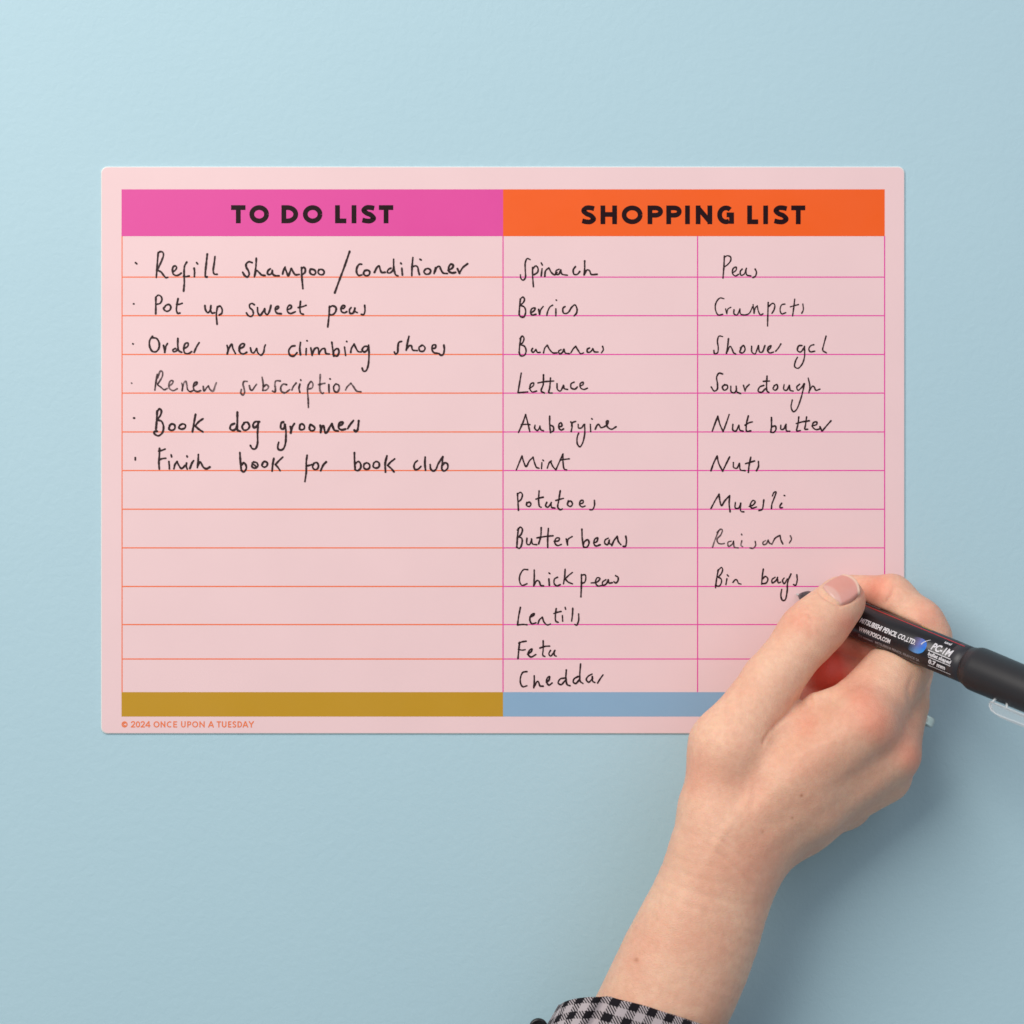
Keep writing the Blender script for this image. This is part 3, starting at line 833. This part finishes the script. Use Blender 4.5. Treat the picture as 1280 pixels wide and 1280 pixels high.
def img(P):
    k = CAM_D / (CAM_D - P[:, 2]) / MM_PX
    return np.stack([640 + P[:, 0] * k, 640 - P[:, 1] * k], 1)


def polyline_dist(Q, pts):
    d = np.full(len(Q), 1e9)
    tt = np.zeros(len(Q))
    n = len(pts) - 1
    for i in range(n):
        a, b = np.array(pts[i], float), np.array(pts[i + 1], float)
        t = np.clip(((Q - a) @ (b - a)) / ((b - a) @ (b - a)), 0, 1)
        e = np.linalg.norm(Q - a - t[:, None] * (b - a), axis=1)
        m = e < d
        d = np.where(m, e, d)
        tt = np.where(m, (i + t) / n, tt)
    return d, tt


RES = 0.62
hv, hq = surface_nets(full_sdf, (24, -262, -1), (166, -14, 67), RES)
for _ in range(2):
    g = grad(full_sdf, hv)
    hv = hv - g * np.clip(full_sdf(hv), -RES, RES)[:, None]
g = grad(full_sdf, hv)
Q2 = img(hv)
upw = np.clip(g[:, 2] * 2.5, 0, 1)        # only the side turned to the camera

# relief: (depth mm, half width px, polyline in photo pixels, least height mm)
RELIEF = [
    (0.9, 3.0, [(1004, 866), (990, 888), (972, 905), (963, 914)], 25),
    (0.5, 2.2, [(963, 914), (957, 922), (953, 932)], 25),
    (0.5, 3.0, [(1012, 868), (1014, 878), (1008, 890)], 25),
    (0.45, 2.6, [(1036, 866), (1040, 876), (1050, 885)], 25),
    (0.2, 2.2, [(880, 1038), (903, 1052), (925, 1070), (948, 1092), (962, 1112)], 25),
    (0.22, 1.8, [(884, 1058), (908, 1076), (930, 1096), (944, 1114)], 25),
    (0.18, 1.8, [(868, 1046), (892, 1060), (915, 1080), (935, 1102)], 25),
    (0.15, 1.6, [(900, 1040), (930, 1062), (956, 1088)], 25),
    (0.30, 2.0, [(985, 772), (1000, 764), (1012, 768), (1018, 780)], 25),
    (0.22, 1.8, [(990, 785), (1004, 776), (1014, 784), (1018, 796)], 25),
    (0.22, 1.8, [(996, 757), (1010, 758), (1022, 768)], 25),
    (0.20, 1.6, [(986, 796), (998, 790), (1008, 796)], 25),
    (0.45, 2.6, [(1118, 733), (1114, 745), (1105, 757)], 10),
    (0.35, 3.5, [(1142, 842), (1136, 862), (1138, 884), (1146, 900)], 15),
    (0.9, 2.2, [(1019, 737), (1033, 748), (1049, 757), (1062, 752), (1079, 742)], 22),
    (0.5, 1.8, [(1080, 742), (1078, 728), (1070, 719)], 22),
    (-0.4, 12, [(900, 1050), (970, 985), (1050, 925), (1080, 905)], 30),
    (0.22, 12, [(930, 1060), (1010, 985), (1085, 935)], 25),
    (-0.3, 9, [(945, 1065), (1030, 1005), (1110, 950)], 25),
    (-0.7, 16, [(1139, 950), (1136, 953)], 20),
    (-0.4, 14, [(1092, 900), (1089, 903)], 25),
    (-0.45, 6, [(985, 960), (1020, 930), (1052, 925)], 30),
    (-0.25, 5, [(870, 1100), (905, 1040), (935, 1000), (940, 965)], 30),
]
disp = np.zeros(len(hv))
for depth, wpx, pts, zmin in RELIEF:
    dd, tt = polyline_dist(Q2, pts)
    fade = np.clip(np.minimum(tt, 1 - tt) * 5 + 0.15, 0, 1) if len(pts) > 2 else 1.0
    disp -= depth * np.exp(-(dd / wpx) ** 2) * fade * upw * (hv[:, 2] > zmin)


def vnoise(P, s, seed):
    r = np.random.default_rng(seed)
    out = np.zeros(len(P))
    for _ in range(10):
        k = r.normal(size=3)
        k = k / np.linalg.norm(k) * s * r.uniform(.6, 1.5)
        out += np.sin(P @ k + r.uniform(0, 6.28))
    return out / 10


disp += 0.22 * vnoise(hv, 0.35, 1) + 0.10 * vnoise(hv, 0.9, 2)
hv = hv + g * disp[:, None]

# skin tone attribute: R flushed and painted glow in the finger gap, G moles and broad darker tone, B pale
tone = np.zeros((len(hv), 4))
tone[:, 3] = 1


def blob(ch, x, y, r, amt, zmin=0, zmax=99):
    d = np.linalg.norm(Q2 - np.array([x, y]), axis=1)
    tone[:, ch] += amt * np.exp(-(d / r) ** 2) * (hv[:, 2] > zmin) * (hv[:, 2] < zmax)


blob(0, 1035, 845, 34, 1.2, 0, 30)  # finger gap: flushed pads plus red light through the flesh, painted in
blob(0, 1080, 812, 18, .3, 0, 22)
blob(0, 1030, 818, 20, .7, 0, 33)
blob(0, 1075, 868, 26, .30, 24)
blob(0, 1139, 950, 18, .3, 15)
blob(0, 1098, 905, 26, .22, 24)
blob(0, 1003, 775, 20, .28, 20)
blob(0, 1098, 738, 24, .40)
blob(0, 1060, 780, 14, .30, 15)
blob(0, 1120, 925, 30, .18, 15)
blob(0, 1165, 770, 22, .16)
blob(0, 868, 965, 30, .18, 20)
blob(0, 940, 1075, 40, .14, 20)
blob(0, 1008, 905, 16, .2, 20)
blob(2, 1050, 878, 10, .5, 25)
blob(2, 1068, 760, 9, .45, 22)
blob(2, 1108, 820, 22, .35, 18)
blob(2, 965, 835, 30, .25, 20)
blob(2, 840, 1100, 40, .25, 20)
blob(1, 796, 1200, 3.0, .6, 20)
blob(1, 822, 1149, 2.0, .35, 20)
blob(1, 1002, 995, 1.7, .7, 20)
blob(1, 953, 1040, 1.6, .6, 20)
blob(1, 990, 1022, 1.8, .6, 20)
for _ in range(26):
    blob(1, rng.uniform(770, 1120), rng.uniform(930, 1260), rng.uniform(1.2, 2.0), rng.uniform(.05, .16), 20)
blob(1, 1050, 965, 75, .16, 15)  # broad darker tone over the back of the hand
blob(1, 930, 1060, 50, .07, 15)
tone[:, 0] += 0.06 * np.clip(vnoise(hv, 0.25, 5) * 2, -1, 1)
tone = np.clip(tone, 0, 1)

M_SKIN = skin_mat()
person_loc = Vector((hv[:, 0].mean() * MM, hv[:, 1].mean() * MM, 0))
pl = np.array(person_loc)


def place(verts_mm):
    return np.asarray(verts_mm) * MM


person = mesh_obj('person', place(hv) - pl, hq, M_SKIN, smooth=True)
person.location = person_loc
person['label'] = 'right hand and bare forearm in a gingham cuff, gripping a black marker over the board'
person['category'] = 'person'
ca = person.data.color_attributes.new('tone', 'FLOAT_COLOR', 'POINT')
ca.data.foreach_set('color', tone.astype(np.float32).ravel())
bpy.context.view_layer.update()


def child(name, verts_mm, faces, mat, parent, smooth=True, uvs=None):
    o = mesh_obj(name, place(verts_mm), faces, mat, smooth=smooth, uvs=uvs)
    loc = Vector(parent.matrix_world.translation)
    o.parent = parent
    o.matrix_parent_inverse = Matrix.Translation(-loc)
    return o


# ---------------------------------------------------------------- thumbnail
def thumb_nail():
    base = up(1037.5, 748.5, 38)
    tip = up(1066, 729.5, 35.5)
    A = tip - base
    LN = np.linalg.norm(A)
    A /= LN
    view = np.array([0.0, 0.0, 1.0])
    side0 = np.cross(view, A)
    side0 /= np.linalg.norm(side0)
    tilt = math.radians(24)                # the nail leans to the upper left
    nrm = np.cross(A, side0)
    nn = nrm * math.cos(tilt) + side0 * math.sin(tilt)
    sd = side0 * math.cos(tilt) - nrm * math.sin(tilt)
    NU, NV = 33, 37
    W = 5.9
    u = np.linspace(-1, 1, NU)
    v = np.linspace(0, 1, NV)
    UU, VV = np.meshgrid(u, v, indexing='ij')
    # outline: curved root, rounded free edge
    yy = -0.6 + 1.2 * UU ** 2 + VV * (LN + 1.0 - 2.0 * UU ** 2 + 0.6 - 1.2 * UU ** 2)
    ww = W * (0.90 + 0.10 * np.sin(np.pi * np.clip(VV * 1.15, 0, 1))) * UU
    mid = base - nn * 4
    P0 = mid + yy.reshape(-1, 1) * A + ww.reshape(-1, 1) * sd + nn * 14
    P = P0.copy()
    for _ in range(60):
        P -= nn * np.maximum(full_sdf(P) * 0.9, 0)[:, None].clip(0, 1.5)
    hgt = ((P - mid) @ nn).reshape(NU, NV)
    # smooth plate: parabola fitted to the middle of the finger surface
    m = (np.abs(UU) < .75) & (VV > .1) & (VV < .7)
    M = np.stack([np.ones(m.sum()), ww[m] ** 2, yy[m], yy[m] ** 2, ww[m]], 1)
    c = np.linalg.lstsq(M, hgt[m], rcond=None)[0]
    c[3] = max(c[3], -0.010)
    fit = c[0] + c[1] * ww ** 2 + c[2] * yy + c[3] * yy ** 2 + c[4] * ww + 0.48
    tuck = np.clip((np.abs(UU) - .86) / .14, 0, 1) ** 2 * 0.9 + np.clip((0.10 - VV) / .10, 0, 1) ** 2 * 0.6
    top = mid + yy[..., None] * A + ww[..., None] * sd + (fit - tuck)[..., None] * nn
    bot = top - nn * 0.35
    verts = np.concatenate([top.reshape(-1, 3), bot.reshape(-1, 3)])
    F = []
    idx = lambda i, j, k=0: k * NU * NV + i * NV + j
    for i in range(NU - 1):
        for j in range(NV - 1):
            F.append((idx(i, j), idx(i + 1, j), idx(i + 1, j + 1), idx(i, j + 1)))
            F.append((idx(i, j, 1), idx(i, j + 1, 1), idx(i + 1, j + 1, 1), idx(i + 1, j, 1)))
    for i in range(NU - 1):
        F.append((idx(i, 0), idx(i, 0, 1), idx(i + 1, 0, 1), idx(i + 1, 0)))
        F.append((idx(i, NV - 1), idx(i + 1, NV - 1), idx(i + 1, NV - 1, 1), idx(i, NV - 1, 1)))
    for j in range(NV - 1):
        F.append((idx(0, j), idx(0, j + 1), idx(0, j + 1, 1), idx(0, j, 1)))
        F.append((idx(NU - 1, j), idx(NU - 1, j, 1), idx(NU - 1, j + 1, 1), idx(NU - 1, j + 1)))
    # nn must face outwards
    o = child('fingernail', verts, F, nail_mat(), person)
    lun = np.clip((0.30 - VV - 0.20 * UU ** 2) / .08, 0, 1) * .7
    fre = np.clip((VV - 0.90 + 0.03 * UU ** 2) / .03, 0, 1)
    col = np.zeros((2, NU, NV, 4))
    col[..., 3] = 1
    col[:, :, :, 0] = lun
    col[:, :, :, 1] = fre
    a = o.data.color_attributes.new('tone', 'FLOAT_COLOR', 'POINT')
    a.data.foreach_set('color', col.astype(np.float32).ravel())
    return o


thumb_nail()


# ---------------------------------------------------------------- sleeve
def sleeve():
    NA, NL = 120, 60
    axis = up(775, 1420, 40) - up(842, 1285, 43)
    axis /= np.linalg.norm(axis)
    C0 = up(822, 1297, 38)
    Wv = (up(947, 1338, 38) - up(697, 1256, 38)) / 2
    V, UVs, F = [], [], []
    arc = [0.0]
    pr = None
    for i in range(721):
        a = math.pi * i / 360
        c, s = math.cos(a), math.sin(a)
        q = (37 * math.copysign(abs(c) ** .6, c), 25 * math.copysign(abs(s) ** .6, s))
        if pr:
            arc.append(arc[-1] + math.dist(pr, q))
        pr = q
    scale_u = round(arc[-1] / 6.2) * 6.2 / arc[-1]

    def umap(a):
        return float(np.interp(a, np.linspace(0, 2 * math.pi, 721), arc)) * scale_u
    for layer, th in ((0, 0.0), (1, -0.9)):
        for j in range(NL):
            t = j / (NL - 1) * 120.0
            for i in range(NA):
                a = 2 * math.pi * i / NA
                c, s = math.cos(a), math.sin(a)
                grow = 1 + 0.0016 * t
                fold = 0.9 * math.sin(3 * a + 0.05 * t + 1.0) + 0.5 * math.sin(7 * a - 0.04 * t)
                # a soft pleat where the cuff laps over itself, left of the arm
                lap = -4.2 * math.exp(-((math.degrees(a) - 119) / 5.0) ** 2)
                Rz = 25.0 + fold * .6 + th + lap
                k = (1 + (fold * .55 + th) / 36.0) * grow
                lift = max(s, 0) * 13.0 - max(-s, 0) * 4.0
                c = math.copysign(abs(c) ** 0.6, c)
                s = math.copysign(abs(s) ** 0.6, s)
                p = C0 + Wv * c * k - axis * lift + np.array([0, 0, Rz * s * grow]) + axis * t
                if layer == 0 and j == 0:
                    p = p + axis * 0.25
                p[2] = max(p[2], 0.6 + (0.5 if layer else 0))
                V.append(p)
                UVs.append((umap(a), t - 0.4 * math.sin(2 * a)))
    idx = lambda l, j, i: l * NL * NA + j * NA + i % NA
    for j in range(NL - 1):
        for i in range(NA):
            F.append((idx(0, j, i), idx(0, j + 1, i), idx(0, j + 1, i + 1), idx(0, j, i + 1)))
            F.append((idx(1, j, i), idx(1, j, i + 1), idx(1, j + 1, i + 1), idx(1, j + 1, i)))
    for i in range(NA):
        F.append((idx(0, 0, i), idx(0, 0, i + 1), idx(1, 0, i + 1), idx(1, 0, i)))
        F.append((idx(0, NL - 1, i), idx(1, NL - 1, i), idx(1, NL - 1, i + 1), idx(0, NL - 1, i + 1)))
    o = child('sleeve', V, F, gingham_mat(), person, uvs=UVs)
    # button on the outer edge of the cuff
    bv, bf = [], []
    cc = up(673, 1284, 34)
    prof = [(0, 1.5), (2.0, 1.5), (2.5, 1.9), (3.1, 1.9), (3.4, 1.3), (3.4, 0.4), (3.0, 0), (0, 0)]
    m = 32
    for r, z in prof:
        for i in range(m):
            a = 2 * math.pi * i / m
            bv.append(cc + np.array([r * math.cos(a), r * math.sin(a), z]))
    for k in range(len(prof) - 1):
        for i in range(m):
            bf.append((k * m + i, (k + 1) * m + i, (k + 1) * m + (i + 1) % m, k * m + (i + 1) % m))
    b = child('button', bv, bf, M_BUTTON, o)
    # thread shank tying the button to the cuff edge
    return o


sleeve_obj = sleeve()


# ---------------------------------------------------------------- lathe / tube
def frame_of(d, ref=(0, 0, 1)):
    d = np.array(d) / np.linalg.norm(d)
    r = np.array(ref, float)
    n = r - d * (r @ d)
    n /= np.linalg.norm(n)
    s = np.cross(d, n)
    return d, n, s


def lathe(origin, d, prof, m=72):
    d, n, s = frame_of(d)
    V, F = [], []
    for x, r in prof:
        for i in range(m):
            a = 2 * math.pi * i / m
            V.append(origin + d * x + r * (math.cos(a) * n + math.sin(a) * s))
    for k in range(len(prof) - 1):
        for i in range(m):
            j = (i + 1) % m
            F.append((k * m + i, k * m + j, (k + 1) * m + j, (k + 1) * m + i))
    F.append(tuple(reversed(range(m))))
    F.append(tuple((len(prof) - 1) * m + i for i in range(m)))
    return V, F


def tube(path, r, m=14, flat=1.0, up_v=(0, 0, 1), cap=True):
    P = [np.array(p, float) for p in path]
    V, F = [], []
    for k, p in enumerate(P):
        t = P[min(k + 1, len(P) - 1)] - P[max(k - 1, 0)]
        t, n, s = frame_of(t, up_v)
        for i in range(m):
            a = 2 * math.pi * i / m
            V.append(p + r * (flat * math.cos(a) * n + math.sin(a) * s))
    for k in range(len(P) - 1):
        for i in range(m):
            j = (i + 1) % m
            F.append((k * m + i, k * m + j, (k + 1) * m + j, (k + 1) * m + i))
    if cap:
        F.append(tuple(reversed(range(m))))
        F.append(tuple((len(P) - 1) * m + i for i in range(m)))
    return V, F


# ---------------------------------------------------------------- ring
def finger_ring():
    a, b = up(*RING[0][:3]), up(*RING[1][:3])
    d = (b - a) * np.array([1, 1, .15])
    d /= np.linalg.norm(d)
    c = a + (b - a) * 1.16
    d, n, s = frame_of(d, (1, 0.1, 0.25))
    V, F = [], []
    m = 80
    prof = [(-1.6, 0), (-1.5, .7), (-1.2, .95), (0, 1.0), (1.2, .95), (1.5, .7), (1.6, 0), (1.3, -.25), (-1.3, -.25)]
    R0 = 10.3
    for i in range(m):
        th = 2 * math.pi * i / m
        for x, h in prof:
            bez = 0.5 * math.exp(-(((th + math.pi) % (2 * math.pi) - math.pi) / 0.35) ** 2)
            r = R0 + h * (1 + bez)
            V.append(c + d * x * (1 + bez * .4) + r * (math.cos(th) * n + math.sin(th) * s))
    q = len(prof)
    for i in range(m):
        for k in range(q):
            F.append((i * q + k, ((i + 1) % m) * q + k, ((i + 1) % m) * q + (k + 1) % q, i * q + (k + 1) % q))
    child('ring', V, F, M_SILVER, person)['label'] = 'narrow silver ring peeking out from behind the hand'


finger_ring()

# ---------------------------------------------------------------- marker pen
S_LBL1 = pen_px(1196)
S_COL = pen_px(1211)
S_CAP0 = pen_px(1213)
pen = empty('marker_pen', tuple(PEN_T * MM * np.array([1, 1, 0])), 'slim black paint marker with small white print, gripped between the thumb and fingers', 'marker pen')

pv, pf = lathe(PEN_T, PEN_D, [(0, .05), (0.08, .24), (0.3, .38), (1.3, .46), (2.2, .5)], 24)
child('nib', pv, pf, M_NIB, pen)
pv, pf = lathe(PEN_T, PEN_D, [(1.5, .5), (1.6, .85), (2.5, 1.55), (3.7, 2.3), (5.0, 2.9), (9, 3.2), (14, 3.6), (16.5, 4.6), (17, 5.8), (18, 6.1)], 48)
child('nose_cone', pv, pf, M_NOSE, pen)
pv, pf = lathe(PEN_T, PEN_D, [(18, 6.2), (18.15, 6.55), (18.6, 6.75), (S_LBL1, 6.75), (S_LBL1 + .15, 6.68), (S_LBL1 + .3, 6.68)], 96)
barrel = child('barrel', pv, pf, M_BARREL, pen)
pv, pf = lathe(PEN_T, PEN_D, [(S_LBL1 + .3, 6.68), (S_LBL1 + .35, 6.72), (S_CAP0 + 1, 6.72)], 96)
child('collar', pv, pf, M_COLLAR, pen)
L_END = S_CAP0 + 52
pv, pf = lathe(PEN_T, PEN_D, [(S_CAP0 - .6, 6.74), (S_CAP0 - .6, 6.85), (S_CAP0 + .6, 7.1), (S_CAP0 + 2.2, 7.75), (S_CAP0 + 2.8, 7.92), (S_CAP0 + 4.2, 8.0), (L_END - 8, 7.6), (L_END - 1.2, 7.3), (L_END - .3, 6.9), (L_END, 6.0)], 96)
pen_cap = child('cap', pv, pf, M_CAP, pen)

# pen frame: n faces the camera, s towards the upper right of the picture
pd, pn, ps = frame_of(PEN_D)
if ps[1] < 0:
    ps = -ps


def on_barrel(x, phi, r=6.82):
    a = math.radians(phi)
    return PEN_T + pd * x + r * (math.cos(a) * pn + math.sin(a) * ps)


def wrap_grid(name, x0, x1, f0, f1, mat, r=6.80, nx=2, nf=8, parent=None, shear=0.0, mask=None):
    V, F, UVs = [], [], []
    for i in range(nx + 1):
        for j in range(nf + 1):
            x = x0 + (x1 - x0) * i / nx
            f = f0 + (f1 - f0) * j / nf
            V.append(on_barrel(x + shear * (f - f0), f, r))
            UVs.append((i / nx, j / nf))
    for i in range(nx):
        for j in range(nf):
            if mask is None or mask((i + .5) / nx, (j + .5) / nf):
                F.append((i * (nf + 1) + j, (i + 1) * (nf + 1) + j, (i + 1) * (nf + 1) + j + 1, i * (nf + 1) + j + 1))
    return child(name, V, F, mat, parent or barrel, smooth=True, uvs=UVs)


def pen_text(body, x0, x1, phi, h, mat, bold=0.0, shear=0.18, r=6.82):
    """small print wrapped round the barrel between x0 and x1 (mm), h = capital height mm"""
    cu = bpy.data.curves.new('print', 'FONT')
    cu.body = body
    cu.resolution_u = 3
    cu.offset = bold
    tmp = bpy.data.objects.new('print_source', cu)
    COL.objects.link(tmp)
    bpy.context.view_layer.update()
    me = bpy.data.meshes.new_from_object(tmp.evaluated_get(bpy.context.evaluated_depsgraph_get()))
    bpy.data.objects.remove(tmp)
    bpy.data.curves.remove(cu)
    xs = [v.co.x for v in me.vertices]
    w = max(xs) - min(xs)
    mx = min(xs)
    tb = bmesh.new()
    tb.from_mesh(me)
    for q in range(-4, 13):
        bmesh.ops.bisect_plane(tb, geom=tb.verts[:] + tb.edges[:] + tb.faces[:], plane_co=(0, q * .08 + .003, 0), plane_no=(0, 1, 0))
    tb.to_mesh(me)
    tb.free()
    for v in me.vertices:
        yy = v.co.y / 0.72 * h
        xx = x0 + (v.co.x - mx) / w * (x1 - x0) + shear * yy
        q = on_barrel(xx, phi + math.degrees(yy / 6.75), r)
        v.co = Vector(q * MM)
    me.materials.append(mat)
    o = bpy.data.objects.new('printed_text', me)
    COL.objects.link(o)
    o.parent = barrel
    o['label'] = 'small print "%s"' % body
    return o




def PX(x, phi=0.0):
    """length along the pen at which the printed surface (angle phi) meets image column x"""
    lo, hi = 0.0, 200.0
    for _ in range(40):
        m = (lo + hi) / 2
        p = on_barrel(m, phi)
        if 640 + p[0] / MM_PX * CAM_D / (CAM_D - p[2]) < x:
            lo = m
        else:
            hi = m
    return lo


pen_text('MITSUBISHI PENCIL CO.,LTD.', PX(1075), PX(1144), -6, 1.8, M_WHITE, .03)
pen_text('WWW.POSCA.COM', PX(1073, -30), PX(1112, -30), -33, 1.65, M_WHITE, .04)
pen_text('EU contact:  MITSUBISHI PENCIL FRANCE SA', PX(1073, -52), PX(1149, -52), -55, 1.2, M_GREYP, .02)
pen_text('3 Avenue des Crayons, France', PX(1096, -68), PX(1149, -68), -71, .95, M_GREYP, .01)
pen_text('PC-1M', PX(1163), PX(1186.5), 1, 2.7, M_WHITE, .03)
pen_text('bullet shaped', PX(1160, -14), PX(1188, -14), -19, 1.35, M_WHITE, .04)
pen_text('0.7 mm', PX(1160, -38), PX(1181, -38), -44, 1.7, M_WHITE, .05)
pen_text('uni', PX(1181, 40), PX(1189, 40), 36, 1.2, M_WHITE, .03)
for f in (-4.5, -24, -53):
    wrap_grid('printed_rule', PX(1160, f), PX(1188, f), f - 1.2, f + 1.2, M_WHITE, r=6.84, nx=1, nf=2)
wrap_grid('red_stripe', PX(1056, 57), PX(1206, 57), 54.5, 58.5, M_RED, nx=1, nf=3)
wrap_grid('printed_rule', PX(1080, 77), PX(1100, 77), 76, 79, M_WHITE, nx=1, nf=2)
wrap_grid('colour_patch', PX(1152, 74), PX(1165, 74), 72, 76, M_YELLOW, nx=1, nf=2)
# paint drop, half an ellipse fading out to the left
DM = drop_mat()
V, F, UVs = [], [], []
dx0, dx1, fc, fr = PX(1138), PX(1157.5), -4, 25
NXD, NFD = 24, 18
for i in range(NXD + 1):
    for j in range(NFD + 1):
        tx = i / NXD
        hgt = math.sqrt(max(0.0, 1 - (2 * tx - 1) ** 2)) if tx > .5 else 0.75 + 0.25 * math.sqrt(max(0.0, 1 - (2 * tx - 1) ** 2))
        f = fc + fr * hgt * (2 * j / NFD - 1)
        V.append(on_barrel(dx0 + (dx1 - dx0) * tx + 0.02 * (f - fc), f, 6.80))
        UVs.append((tx, j / NFD))
for i in range(NXD):
    for j in range(NFD):
        a = i * (NFD + 1) + j
        F.append((a, a + NFD + 1, a + NFD + 2, a + 1))
child('printed_drop', V, F, DM, barrel, uvs=UVs)
V, F = [], []
for j in range(9):
    f = 3 + 24 * j / 8
    x = PX(1151) + 2.6 * (j / 8) ** 1.5
    V += [on_barrel(x - .18, f, 6.93), on_barrel(x + .28 - .2 * j / 8, f, 6.93)]
    if j:
        F.append((2 * j - 2, 2 * j - 1, 2 * j + 1, 2 * j))
child('printed_highlight', V, F, M_WHITE, barrel)

# clear clip on the lower side of the cap
M_CLEAR = clear_mat()
M_CLEAR_EDGE = clear_mat('clear_plastic_rim', 0.45, 0.8)
CX0 = pen_px(1252)


def clip_pt(x, depth, lat, phi=-84):
    a = math.radians(phi)
    n2 = math.cos(a) * pn + math.sin(a) * ps
    s2 = -math.sin(a) * pn + math.cos(a) * ps
    return PEN_T + pd * x + n2 * depth + s2 * lat


V, F = [], []
xs = [0, .8, 2.5, 5, 10, 16, 24, 32, 38]
ws = [.4, .9, 1.6, 2.2, 2.7, 3.0, 3.0, 3.0, 2.8]
hs = [.6, 1.6, 2.8, 3.4, 3.4, 3.2, 3.0, 2.8, 2.6]
EDGE = [[], [], [], []]
for x, w, h in zip(xs, ws, hs):
    dep = 8.9
    for q, (dz, sw) in enumerate(((0, -w), (h, -w * .8), (h, w * .8), (0, w))):
        p = clip_pt(CX0 + x, dep + dz, sw)
        V.append(p)
        EDGE[q].append(p)
for k in range(len(xs) - 1):
    for i in range(4):
        j = (i + 1) % 4
        F.append((k * 4 + i, k * 4 + j, (k + 1) * 4 + j, (k + 1) * 4 + i))
F.append((3, 2, 1, 0))
F.append(tuple((len(xs) - 1) * 4 + i for i in range(4)))
clip = child('clip', V, F, M_CLEAR, pen, smooth=False)
clip['label'] = 'clear plastic pocket clip'
for e in EDGE:
    tv, tf = tube(e, 0.22, 8)
    child('clip_edge', tv, tf, M_CLEAR_EDGE, clip)
path = [clip_pt(CX0 + 5.0 - 3.0 * math.cos(a), 9.0 - 2.6 * math.sin(a), 2.0) for a in np.linspace(0, math.pi, 17)]
tv, tf = tube(path, 0.42, 12, up_v=clip_pt(0, 1, 0) - clip_pt(0, 0, 0))
child('clip_loop', tv, tf, M_CLEAR_EDGE, clip)
V, F = lathe(clip_pt(CX0 + 40, 5.5, 0), clip_pt(0, 1, 0) - clip_pt(0, 0, 0), [(0, 2.6), (5.5, 2.6)], 24)
child('clip_mount', V, F, M_CLEAR, clip)
